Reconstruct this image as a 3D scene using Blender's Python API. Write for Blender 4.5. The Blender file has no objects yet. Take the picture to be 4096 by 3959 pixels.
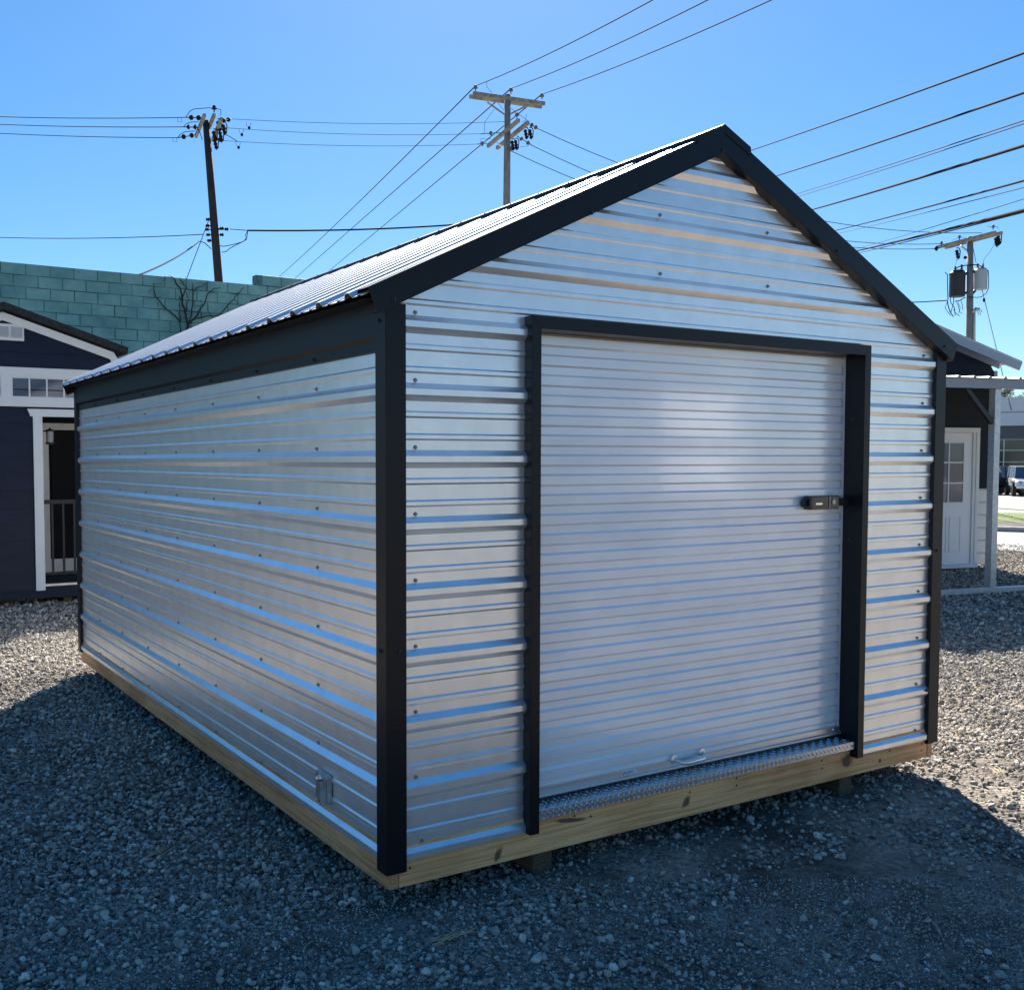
import bpy, bmesh, math, random
import numpy as np
from mathutils import Vector, Matrix, noise as mnoise
random.seed(7); rng = np.random.default_rng(11)
R = math.radians
scene = bpy.context.scene
col = scene.collection

# ------------------------------------------------------------------ camera (solved from the photograph)
CF = 4054.02; PX = 2048 - 380.02; PY = 1979.5 + 61.59
C0 = np.array([-1.6424, -2.9723, 1.5663])
Wd = np.array([0.50927662, 0.85920953, -0.04895206])
Rt = np.array([0.86020603, -0.50994484, -0.00136132])
Up = np.array([0.02613251, 0.04141557, 0.9988002])
def ray(u, v): return Wd + (u - PX) / CF * Rt - (v - PY) / CF * Up
def onplane(u, v, ax, val):
    d = ray(u, v); return C0 + d * ((val - C0[ax]) / d[ax])
def at(u, v, D): return C0 + ray(u, v) * D
cam = bpy.data.cameras.new('camera'); co = bpy.data.objects.new('camera', cam); col.objects.link(co)
co.matrix_world = Matrix(((Rt[0], Up[0], -Wd[0], C0[0]), (Rt[1], Up[1], -Wd[1], C0[1]), (Rt[2], Up[2], -Wd[2], C0[2]), (0, 0, 0, 1)))
cam.sensor_width = 36; cam.lens = 36 * CF / 4096
cam.shift_x = 380.02 / 4096; cam.shift_y = 61.59 / 4096
cam.clip_end = 6000; cam.clip_start = 0.05
scene.camera = co

# ------------------------------------------------------------------ materials
M = {}
def mat(name, base=(.5, .5, .5), rough=.5, metal=0., coat=0., spec=.5, bump=None, noise_col=None, coat_rough=.1):
    m = bpy.data.materials.new(name); m.use_nodes = True
    nt = m.node_tree; b = nt.nodes['Principled BSDF']
    b.inputs['Base Color'].default_value = (*base, 1); b.inputs['Roughness'].default_value = rough
    b.inputs['Metallic'].default_value = metal; b.inputs['Coat Weight'].default_value = coat
    b.inputs['Coat Roughness'].default_value = coat_rough
    b.inputs['Specular IOR Level'].default_value = spec
    tc = nt.nodes.new('ShaderNodeTexCoord')
    if noise_col:   # (scale, other colour, detail, stretch)
        sc, c2, det, st = noise_col
        mp = nt.nodes.new('ShaderNodeMapping'); mp.inputs['Scale'].default_value = st
        n = nt.nodes.new('ShaderNodeTexNoise'); n.inputs['Scale'].default_value = sc; n.inputs['Detail'].default_value = det
        cr = nt.nodes.new('ShaderNodeValToRGB')
        cr.color_ramp.elements[0].color = (*base, 1); cr.color_ramp.elements[1].color = (*c2, 1)
        cr.color_ramp.elements[0].position = .38; cr.color_ramp.elements[1].position = .62
        nt.links.new(tc.outputs['Object'], mp.inputs[0]); nt.links.new(mp.outputs[0], n.inputs['Vector'])
        nt.links.new(n.outputs['Fac'], cr.inputs[0]); nt.links.new(cr.outputs[0], b.inputs['Base Color'])
    if bump:        # (scale, strength, distance, stretch)
        sc, stg, dist, st = bump
        mp = nt.nodes.new('ShaderNodeMapping'); mp.inputs['Scale'].default_value = st
        n = nt.nodes.new('ShaderNodeTexNoise'); n.inputs['Scale'].default_value = sc; n.inputs['Detail'].default_value = 3
        bp = nt.nodes.new('ShaderNodeBump'); bp.inputs['Strength'].default_value = stg; bp.inputs['Distance'].default_value = dist
        nt.links.new(tc.outputs['Object'], mp.inputs[0]); nt.links.new(mp.outputs[0], n.inputs['Vector'])
        nt.links.new(n.outputs['Fac'], bp.inputs['Height']); nt.links.new(bp.outputs[0], b.inputs['Normal'])
    M[name] = m
    return m
X1 = (1, 1, 1)
mat('galvalume', (.95, .95, .955), .31, .80, bump=(1.7, .4, .004, (.6, .6, 1.6)), noise_col=(9, (.88, .885, .89), 6, X1))
mat('galvalume_roof', (.74, .75, .76), .52, .9, bump=(1.5, .3, .005, X1))
mat('white_door_paint', (.93, .93, .95), .24, .22, coat=1., coat_rough=.07, bump=(2.2, .35, .003, (1, 1, 2)), noise_col=(2.5, (.82, .83, .875), 6, (1, 1, 2)))
mat('charcoal_trim', (.004, .005, .008), .42, .0, spec=.25, coat=.14, coat_rough=.2, bump=(2.5, .4, .004, X1))
mat('bright_steel', (.88, .88, .88), .3, 1.)
mat('dull_steel', (.34, .35, .36), .45, .9, noise_col=(30, (.46, .47, .48), 4, X1))
mat('screw_head', (.28, .285, .295), .42, .8)
mat('diamond_aluminium', (.62, .63, .65), .33, 1., bump=(60, .15, .001, X1))
mat('aluminium_bar', (.72, .72, .70), .32, .9)
mat('black_plastic', (.01, .01, .012), .22, 0, coat=.5)
mat('black_steel', (.015, .015, .018), .4, 0)
mat('sticker_white', (.7, .7, .72), .4)
mat('sticker_black', (.02, .02, .02), .5)
mat('sticker_red', (.6, .03, .03), .5)
mat('navy_siding', (.003, .009, .025), .6, spec=.25, bump=(60, .25, .002, (1, 1, 12)), noise_col=(3, (.005, .012, .032), 5, (1, 1, 3)))
mat('white_trim', (.62, .64, .64), .5, bump=(60, .2, .002, X1))
mat('dark_shingle', (.014, .017, .02), .85, spec=.2, bump=(90, .5, .004, X1), noise_col=(40, (.035, .038, .042), 3, X1))
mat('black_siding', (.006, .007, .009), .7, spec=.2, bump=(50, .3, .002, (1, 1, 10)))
mat('grey_siding', (.012, .017, .027), .7, spec=.2, bump=(50, .3, .002, (1, 1, 10)))
mat('wainscot_metal', (.55, .57, .58), .35, .3)
mat('white_panel_door', (.7, .71, .74), .35)
mat('grey_trim_metal', (.27, .29, .32), .4, .2)
mat('deck_board', (.03, .028, .027), .8)
mat('dark_rail', (.012, .012, .015), .5, spec=.3)
mat('galvanised_tube', (.50, .53, .56), .38, .8, noise_col=(25, (.62, .64, .66), 4, X1))
mat('dark_glass', (.05, .075, .12), .06, 0, coat=.3, spec=.8)  # bluish base puts mirrored sky into the glass colour
mat('lantern_glass', (.25, .27, .28), .1, 0, spec=.8)
mat('weathered_pole', (.17, .155, .14), .85, bump=(14, .8, .01, (4, 4, .4)), noise_col=(6, (.30, .275, .245), 6, (5, 5, .35)))
mat('creosote_pole', (.020, .015, .012), .85, bump=(14, .8, .01, (4, 4, .4)), noise_col=(6, (.035, .028, .024), 6, (5, 5, .35)))
mat('crossarm_wood', (.20, .185, .16), .85, noise_col=(5, (.34, .31, .26), 5, (1, 1, 1)))
mat('insulator_brown', (.02, .015, .014), .8, spec=.1)
mat('insulator_grey', (.13, .14, .16), .7, spec=.2)
mat('cable_black', (.012, .012, .014), .9, spec=.05)
mat('cable_bare', (.045, .05, .055), .9, spec=.1)
mat('transformer_dark', (.020, .020, .022), .5)
mat('transformer_grey', (.42, .44, .46), .45)
mat('conduit', (.45, .47, .48), .5)
mat('vine_bark', (.045, .04, .035), .9)
mat('asphalt', (.19, .19, .185), .9, noise_col=(.8, (.24, .235, .225), 6, X1))
mat('road_concrete', (.30, .29, .275), .9, noise_col=(1.5, (.36, .35, .33), 6, X1))
mat('road_line', (.75, .74, .7), .8)
mat('grass', (.09, .14, .03), .9, noise_col=(6, (.16, .2, .05), 5, X1), bump=(30, 1, .05, X1))
mat('dark_verge', (.06, .05, .045), .95, noise_col=(5, (.12, .11, .10), 5, X1))
mat('facade_white', (.62, .64, .66), .5)
mat('facade_grey', (.10, .105, .115), .6)
mat('showroom_glass', (.015, .02, .02), .08, spec=.8)
mat('car_white', (.72, .73, .75), .25, coat=1)
mat('car_black', (.012, .012, .015), .2, coat=1)
mat('tyre', (.015, .015, .015), .8)
mat('wheel_rim', (.05, .05, .055), .35, .6)
mat('tree_bark', (.07, .055, .045), .9)
mat('pine_needles', (.055, .085, .035), .7, noise_col=(2, (.10, .13, .055), 3, X1))
mat('pale_wall', (.85, .85, .84), .6)

def wood_mat(name, base, dark, axis, knots=()):
    m = bpy.data.materials.new(name); m.use_nodes = True; nt = m.node_tree; N = nt.nodes.new; L = nt.links.new
    b = nt.nodes['Principled BSDF']; b.inputs['Roughness'].default_value = .75
    tc = N('ShaderNodeTexCoord'); mp = N('ShaderNodeMapping')
    s = [120, 120, 120]; s[axis] = 2.6; mp.inputs['Scale'].default_value = s
    L(tc.outputs['Object'], mp.inputs[0])
    n = N('ShaderNodeTexNoise'); n.inputs['Scale'].default_value = 1.; n.inputs['Detail'].default_value = 5; n.inputs['Distortion'].default_value = .6
    L(mp.outputs[0], n.inputs['Vector'])
    cr = N('ShaderNodeValToRGB'); cr.color_ramp.elements[0].position = .40; cr.color_ramp.elements[1].position = .56
    cr.color_ramp.elements[0].color = (*dark, 1); cr.color_ramp.elements[1].color = (*base, 1)
    L(n.outputs['Fac'], cr.inputs[0])
    n2 = N('ShaderNodeTexNoise'); n2.inputs['Scale'].default_value = 2.2; n2.inputs['Detail'].default_value = 4
    L(tc.outputs['Object'], n2.inputs['Vector'])
    mx = N('ShaderNodeMix'); mx.data_type = 'RGBA'; mx.blend_type = 'MULTIPLY'
    cr2 = N('ShaderNodeValToRGB'); cr2.color_ramp.elements[0].color = (.72, .62, .55, 1); cr2.color_ramp.elements[1].color = (1.05, 1.05, 1, 1)
    cr2.color_ramp.elements[0].position = .35; cr2.color_ramp.elements[1].position = .6
    L(n2.outputs['Fac'], cr2.inputs[0]); mx.inputs[0].default_value = .8
    L(cr.outputs[0], mx.inputs[6]); L(cr2.outputs[0], mx.inputs[7])
    out = mx.outputs[2]
    for (kx, kz, ax, az, th) in knots:       # dark elliptical knots, in local x/z
        mk = N('ShaderNodeMapping'); mk.vector_type = 'TEXTURE'
        mk.inputs['Location'].default_value = (kx, 0, kz); mk.inputs['Rotation'].default_value = (0, th, 0); mk.inputs['Scale'].default_value = (ax, 50, az)
        nd = N('ShaderNodeVectorMath'); nd.operation = 'ADD'
        ns = N('ShaderNodeTexNoise'); ns.inputs['Scale'].default_value = 30; L(tc.outputs['Object'], ns.inputs['Vector'])
        L(tc.outputs['Object'], mk.inputs[0])
        ln = N('ShaderNodeVectorMath'); ln.operation = 'LENGTH'; L(mk.outputs[0], ln.inputs[0])
        ma = N('ShaderNodeMath'); ma.operation = 'MULTIPLY_ADD'; L(ns.outputs['Fac'], ma.inputs[0]); ma.inputs[1].default_value = .9; L(ln.outputs['Value'], ma.inputs[2])
        mr = N('ShaderNodeMapRange'); mr.inputs[1].default_value = 1.05; mr.inputs[2].default_value = 1.5; mr.inputs[3].default_value = .88; mr.inputs[4].default_value = 0
        L(ma.outputs[0], mr.inputs[0])
        m2 = N('ShaderNodeMix'); m2.data_type = 'RGBA'; L(mr.outputs[0], m2.inputs[0]); L(out, m2.inputs[6]); m2.inputs[7].default_value = (.075, .04, .022, 1)
        out = m2.outputs[2]
    L(out, b.inputs['Base Color'])
    bp = N('ShaderNodeBump'); bp.inputs['Strength'].default_value = .35; bp.inputs['Distance'].default_value = .002
    L(n.outputs['Fac'], bp.inputs['Height']); L(bp.outputs[0], b.inputs['Normal'])
    M[name] = m
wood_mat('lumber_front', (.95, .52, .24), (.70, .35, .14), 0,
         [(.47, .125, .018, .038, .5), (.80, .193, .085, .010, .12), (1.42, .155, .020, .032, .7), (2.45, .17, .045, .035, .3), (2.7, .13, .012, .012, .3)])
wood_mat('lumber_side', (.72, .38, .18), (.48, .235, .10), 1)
wood_mat('lumber_green', (.13, .10, .06), (.07, .055, .035), 1)

def gravel_ground():
    m = bpy.data.materials.new('gravel_fines'); m.use_nodes = True; nt = m.node_tree; N = nt.nodes.new; L = nt.links.new
    b = nt.nodes['Principled BSDF']; b.inputs['Roughness'].default_value = .95
    tc = N('ShaderNodeTexCoord')
    v = N('ShaderNodeTexVoronoi'); v.inputs['Scale'].default_value = 42; L(tc.outputs['Object'], v.inputs['Vector'])
    n = N('ShaderNodeTexNoise'); n.inputs['Scale'].default_value = 1.3; n.inputs['Detail'].default_value = 9; n.inputs['Roughness'].default_value = .65; L(tc.outputs['Object'], n.inputs['Vector'])
    n2 = N('ShaderNodeTexNoise'); n2.inputs['Scale'].default_value = 130; n2.inputs['Detail'].default_value = 4; L(tc.outputs['Object'], n2.inputs['Vector'])
    cr = N('ShaderNodeValToRGB'); cr.color_ramp.elements[0].position = .40; cr.color_ramp.elements[1].position = .62
    cr.color_ramp.elements[0].color = (.075, .06, .05, 1); cr.color_ramp.elements[1].color = (.34, .295, .245, 1)
    L(n.outputs['Fac'], cr.inputs[0])
    sep = N('ShaderNodeSeparateColor'); L(v.outputs['Color'], sep.inputs[0])
    cr2 = N('ShaderNodeValToRGB'); cr2.color_ramp.elements[0].color = (.55, .54, .53, 1); cr2.color_ramp.elements[1].color = (1.35, 1.33, 1.3, 1)
    L(sep.outputs[0], cr2.inputs[0])
    mx = N('ShaderNodeMix'); mx.data_type = 'RGBA'; mx.blend_type = 'MULTIPLY'; mx.inputs[0].default_value = .75
    L(cr.outputs[0], mx.inputs[6]); L(cr2.outputs[0], mx.inputs[7]); L(mx.outputs[2], b.inputs['Base Color'])
    ad = N('ShaderNodeMath'); ad.operation = 'MULTIPLY_ADD'; L(n2.outputs['Fac'], ad.inputs[0]); ad.inputs[1].default_value = .6
    iv = N('ShaderNodeMath'); iv.operation = 'SUBTRACT'; iv.inputs[0].default_value = 1; L(v.outputs['Distance'], iv.inputs[1]); L(iv.outputs[0], ad.inputs[2])
    bp = N('ShaderNodeBump'); bp.inputs['Strength'].default_value = 1.; bp.inputs['Distance'].default_value = .02
    L(ad.outputs[0], bp.inputs['Height']); L(bp.outputs[0], b.inputs['Normal'])
    M['gravel_fines'] = m
    m = bpy.data.materials.new('gravel_stone'); m.use_nodes = True; nt = m.node_tree; N = nt.nodes.new; L = nt.links.new
    b = nt.nodes['Principled BSDF']; b.inputs['Roughness'].default_value = .85
    a = N('ShaderNodeAttribute'); a.attribute_name = 'tone'
    cr = N('ShaderNodeValToRGB'); e = cr.color_ramp.elements
    e[0].color = (.055, .048, .042, 1); e[1].color = (.68, .64, .57, 1)
    e2 = cr.color_ramp.elements.new(.35); e2.color = (.225, .203, .176, 1)
    e3 = cr.color_ramp.elements.new(.7); e3.color = (.44, .405, .352, 1)
    tc = N('ShaderNodeTexCoord'); n = N('ShaderNodeTexNoise'); n.inputs['Scale'].default_value = 70; n.inputs['Detail'].default_value = 4; L(tc.outputs['Object'], n.inputs['Vector'])
    mx = N('ShaderNodeMix'); mx.data_type = 'RGBA'; mx.blend_type = 'MULTIPLY'; mx.inputs[0].default_value = .4
    L(a.outputs['Fac'], cr.inputs[0]); L(cr.outputs[0], mx.inputs[6]); L(n.outputs['Color'], mx.inputs[7])
    n3 = N('ShaderNodeMix'); n3.data_type = 'RGBA'; n3.blend_type = 'MULTIPLY'; n3.inputs[0].default_value = 1; L(cr.outputs[0], n3.inputs[6]);
    crn = N('ShaderNodeValToRGB'); crn.color_ramp.elements[0].color = (.75, .74, .73, 1); crn.color_ramp.elements[1].color = (1.15, 1.15, 1.15, 1); crn.color_ramp.elements[0].position = .35; crn.color_ramp.elements[1].position = .65
    L(n.outputs['Fac'], crn.inputs[0]); L(crn.outputs[0], n3.inputs[7]); L(n3.outputs[2], b.inputs['Base Color'])
    M['gravel_stone'] = m
gravel_ground()

def block_mat():
    m = bpy.data.materials.new('teal_block'); m.use_nodes = True; nt = m.node_tree; N = nt.nodes.new; L = nt.links.new
    b = nt.nodes['Principled BSDF']; b.inputs['Roughness'].default_value = .8
    tc = N('ShaderNodeTexCoord')
    n = N('ShaderNodeTexNoise'); n.inputs['Scale'].default_value = 1.6; n.inputs['Detail'].default_value = 8; n.inputs['Roughness'].default_value = .7; L(tc.outputs['Object'], n.inputs['Vector'])
    cr = N('ShaderNodeValToRGB'); cr.color_ramp.elements[0].position = .35; cr.color_ramp.elements[1].position = .65
    cr.color_ramp.elements[0].color = (.15, .33, .30, 1); cr.color_ramp.elements[1].color = (.29, .50, .43, 1)
    L(n.outputs['Fac'], cr.inputs[0])
    a = N('ShaderNodeAttribute'); a.attribute_name = 'tone'
    mr = N('ShaderNodeMapRange'); mr.inputs[3].default_value = .90; mr.inputs[4].default_value = 1.10; L(a.outputs['Fac'], mr.inputs[0])
    mx = N('ShaderNodeVectorMath'); mx.operation = 'SCALE'; L(cr.outputs[0], mx.inputs[0]); L(mr.outputs[0], mx.inputs[3])
    L(mx.outputs[0], b.inputs['Base Color'])
    n2 = N('ShaderNodeTexNoise'); n2.inputs['Scale'].default_value = 45; n2.inputs['Detail'].default_value = 5; L(tc.outputs['Object'], n2.inputs['Vector'])
    bp = N('ShaderNodeBump'); bp.inputs['Strength'].default_value = .5; bp.inputs['Distance'].default_value = .006
    L(n2.outputs['Fac'], bp.inputs['Height']); L(bp.outputs[0], b.inputs['Normal'])
    M['teal_block'] = m
    mat('block_mortar', (.06, .13, .12), .9, noise_col=(3, (.15, .30, .27), 5, X1))
block_mat()

# ------------------------------------------------------------------ object helpers
class MB:
    def __init__(s): s.v = []; s.f = []; s.sm = []
    def add(s, vs, fs, smooth=False):
        o = len(s.v); s.v += [tuple(map(float, p)) for p in vs]; s.f += [tuple(i + o for i in f) for f in fs]; s.sm += [smooth] * len(fs)
        return s
    def quad(s, a, b, c, d): return s.add([a, b, c, d], [(0, 1, 2, 3)])
    def box(s, x0, x1, y0, y1, z0, z1, bev=0.):
        if bev <= 0:
            return s.add([(x, y, z) for x in (x0, x1) for y in (y0, y1) for z in (z0, z1)],
                         [(0, 1, 3, 2), (4, 6, 7, 5), (0, 4, 5, 1), (2, 3, 7, 6), (0, 2, 6, 4), (1, 5, 7, 3)])
        bm = bmesh.new(); bmesh.ops.create_cube(bm, size=1)
        for v in bm.verts:
            v.co = Vector(((x0 + x1) / 2 + v.co.x * (x1 - x0), (y0 + y1) / 2 + v.co.y * (y1 - y0), (z0 + z1) / 2 + v.co.z * (z1 - z0)))
        bmesh.ops.bevel(bm, geom=bm.edges[:], offset=bev, segments=2, affect='EDGES', profile=.5)
        s.add([v.co[:] for v in bm.verts], [[v.index for v in f.verts] for f in bm.faces]) if not bm.verts.index_update() else 0
        bm.free(); return s
    def beam(s, p0, p1, w, h, up=(0, 0, 1)):
        p0 = Vector(p0); p1 = Vector(p1); d = (p1 - p0).normalized(); sd = d.cross(Vector(up)).normalized(); uu = sd.cross(d).normalized()
        vs = []
        for p in (p0, p1):
            for a, b in ((-1, -1), (1, -1), (1, 1), (-1, 1)): vs.append(p + sd * a * w / 2 + uu * b * h / 2)
        return s.add([v[:] for v in vs], [(0, 1, 2, 3), (7, 6, 5, 4), (0, 4, 5, 1), (1, 5, 6, 2), (2, 6, 7, 3), (3, 7, 4, 0)])
    def tube(s, pts, r, n=8, cap=True):
        pts = [Vector(p) for p in pts]; m = len(pts)
        rs = r if isinstance(r, (list, tuple)) else [r] * m
        vs = []; prev = None
        for i, p in enumerate(pts):
            d = (pts[min(i + 1, m - 1)] - pts[max(i - 1, 0)]).normalized()
            if prev is None:
                a = Vector((0, 0, 1)) if abs(d.z) < .9 else Vector((1, 0, 0)); sd = d.cross(a).normalized()
            else:
                sd = (prev - d * prev.dot(d)).normalized()
            prev = sd; uu = d.cross(sd)
            for k in range(n):
                t = 2 * math.pi * k / n; vs.append((p + (sd * math.cos(t) + uu * math.sin(t)) * rs[i])[:])
        fs = [(i * n + k, i * n + (k + 1) % n, (i + 1) * n + (k + 1) % n, (i + 1) * n + k) for i in range(m - 1) for k in range(n)]
        if cap: fs += [tuple(range(n))[::-1], tuple((m - 1) * n + k for k in range(n))]
        return s.add(vs, fs, True)
    def lathe(s, p0, axis, prof, n=12):   # prof: (distance along axis, radius)
        p0 = Vector(p0); d = Vector(axis).normalized()
        a = Vector((0, 0, 1)) if abs(d.z) < .9 else Vector((1, 0, 0)); sd = d.cross(a).normalized(); uu = d.cross(sd)
        vs = []
        for t, r in prof:
            for k in range(n):
                q = 2 * math.pi * k / n; vs.append((p0 + d * t + (sd * math.cos(q) + uu * math.sin(q)) * max(r, 1e-4))[:])
        m = len(prof)
        fs = [(i * n + k, i * n + (k + 1) % n, (i + 1) * n + (k + 1) % n, (i + 1) * n + k) for i in range(m - 1) for k in range(n)]
        fs += [tuple(range(n))[::-1], tuple((m - 1) * n + k for k in range(n))]
        return s.add(vs, fs, False)
    def prism(s, poly, y0, y1):           # polygon in (x, z) extruded along y
        n = len(poly)
        vs = [(x, y0, z) for x, z in poly] + [(x, y1, z) for x, z in poly]
        return s.add(vs, [tuple(range(n)), tuple(range(2 * n - 1, n - 1, -1))] + [(i, i + n, (i + 1) % n + n, (i + 1) % n) for i in range(n)])
    def xform(s, fn): s.v = [tuple(fn(p)) for p in s.v]; return s
    def build(s, name, m, parent=None, label=None, loc=None):
        me = bpy.data.meshes.new(name)
        o = bpy.data.objects.new(name, me); col.objects.link(o)
        off = Vector(parent_world(parent)) if parent else Vector((0, 0, 0))
        if loc is not None:
            o.location = Vector(loc) - off; off = Vector(loc)
        me.from_pydata([(p[0] - off.x, p[1] - off.y, p[2] - off.z) for p in s.v], [], s.f)
        me.polygons.foreach_set('use_smooth', s.sm)
        me.materials.append(M[m]); me.update()
        if parent: o.parent = parent
        if label: o['label'] = label
        return o
def parent_world(p):
    l = Vector((0, 0, 0))
    while p: l += p.location; p = p.parent
    return l
def tag(o, label=None, cat=None, group=None, kind=None):
    if label: o['label'] = label
    if cat: o['category'] = cat
    if group: o['group'] = group
    if kind: o['kind'] = kind
    return o
def thing(name, label, cat, loc, group=None):
    o = bpy.data.objects.new(name, None); col.objects.link(o); o.location = loc; o.empty_display_size = .3
    return tag(o, label, cat, group)
def dup(o, loc, parent=None):
    c = o.copy(); col.objects.link(c); c.location = loc
    if parent: c.parent = parent
    return c

# ------------------------------------------------------------------ world and sun
SUN_AZ = R(34.8); SUN_EL = R(40)
w = bpy.data.worlds.new('World'); scene.world = w; w.use_nodes = True; nt = w.node_tree
bg = nt.nodes['Background']; sky = nt.nodes.new('ShaderNodeTexSky'); sky.sky_type = 'NISHITA'; sky.sun_disc = False
sky.sun_elevation = SUN_EL; sky.sun_rotation = SUN_AZ; sky.altitude = 300; sky.air_density = 1.0; sky.dust_density = .25; sky.ozone_density = 3.0
hs = nt.nodes.new('ShaderNodeHueSaturation'); hs.inputs['Saturation'].default_value = 1.33; hs.inputs['Value'].default_value = 1.0
mu = nt.nodes.new('ShaderNodeVectorMath'); mu.operation = 'MULTIPLY'; mu.inputs[1].default_value = (.755, .95, 1.12)
gm = nt.nodes.new('ShaderNodeGamma'); gm.inputs['Gamma'].default_value = .78
nt.links.new(sky.outputs[0], hs.inputs['Color']); nt.links.new(hs.outputs[0], gm.inputs[0]); nt.links.new(gm.outputs[0], mu.inputs[0]); nt.links.new(mu.outputs[0], bg.inputs['Color'])
bg.inputs['Strength'].default_value = .0645
sl = bpy.data.lights.new('sun', 'SUN'); sl.energy = 5.0; sl.angle = R(.5); sl.color = (1, .93, .82)
so = bpy.data.objects.new('sun', sl); col.objects.link(so)
sv = Vector((math.sin(SUN_AZ) * math.cos(SUN_EL), math.cos(SUN_AZ) * math.cos(SUN_EL), math.sin(SUN_EL)))
so.rotation_euler = sv.to_track_quat('Z', 'Y').to_euler(); so.location = (0, 0, 30)
scene.view_settings.view_transform = 'Standard'; scene.view_settings.look = 'None'; scene.view_settings.gamma = 1
scene.view_settings.exposure = 1.6
scene.cycles.max_bounces = 8; scene.cycles.sample_clamp_indirect = 4

# ------------------------------------------------------------------ ground
AX = np.array([.873, .487])
def sdist(x, y): return (x - C0[0]) * AX[0] + (y - C0[1]) * AX[1]
def hbase(x, y):
    s = np.clip(sdist(x, y), 18, 78); return -.012 * (s - 18)
def vnoise(x, y, f, seed):
    xi = x * f + seed * 17.3; yi = y * f + seed * 9.1; x0 = np.floor(xi); y0 = np.floor(yi); fx = xi - x0; fy = yi - y0
    fx = fx * fx * (3 - 2 * fx); fy = fy * fy * (3 - 2 * fy)
    def hsh(a, b):
        q = np.sin(a * 127.1 + b * 311.7 + seed * 74.7) * 43758.5453; return q - np.floor(q)
    return (hsh(x0, y0) * (1 - fx) + hsh(x0 + 1, y0) * fx) * (1 - fy) + (hsh(x0, y0 + 1) * (1 - fx) + hsh(x0 + 1, y0 + 1) * fx) * fy
def fbm(x, y, f, seed, o=3):
    a = 0; t = 0
    for i in range(o): a = a + vnoise(x, y, f * 2 ** i, seed + i) / 2 ** i; t += 1 / 2 ** i
    return a / t
def height(x, y):
    x = np.asarray(x, float); y = np.asarray(y, float)
    d = np.hypot(x - 1, y - 1); fade = np.clip((22 - d) / 12, 0, 1)
    return hbase(x, y) + fade * (.035 * (fbm(x, y, .9, 3) - .5) + .018 * (fbm(x, y, 4, 5, 2) - .5) - .004)
def axis_coords(c, near, step, far):
    a = list(np.arange(c - near, c + near + 1e-6, step)); k = near; s = step
    while k < far:
        s *= 1.25; k += s; a = [c - k] + a + [c + k]
    return np.array(a)
gx = axis_coords(3.5, 9.5, .09, 3000); gy = axis_coords(3.5, 9.5, .09, 3000)
GX, GY = np.meshgrid(gx, gy); GZ = height(GX, GY)
nx, ny = len(gx), len(gy)
me = bpy.data.meshes.new('ground'); vco = np.stack([GX, GY, GZ], -1).reshape(-1, 3)
i0 = (np.arange(ny - 1)[:, None] * nx + np.arange(nx - 1)[None]).ravel()
quads = np.stack([i0, i0 + 1, i0 + nx + 1, i0 + nx], -1)
me.vertices.add(len(vco)); me.vertices.foreach_set('co', vco.ravel())
me.loops.add(quads.size); me.loops.foreach_set('vertex_index', quads.ravel())
me.polygons.add(len(quads)); me.polygons.foreach_set('loop_start', np.arange(0, quads.size, 4)); me.polygons.foreach_set('loop_total', np.full(len(quads), 4))
me.update(); me.validate(); me.polygons.foreach_set('use_smooth', np.ones(len(me.polygons), bool))
me.materials.append(M['gravel_fines'])
go = bpy.data.objects.new('ground', me); col.objects.link(go); tag(go, 'grey compacted gravel yard under the sheds', kind='structure')

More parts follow.
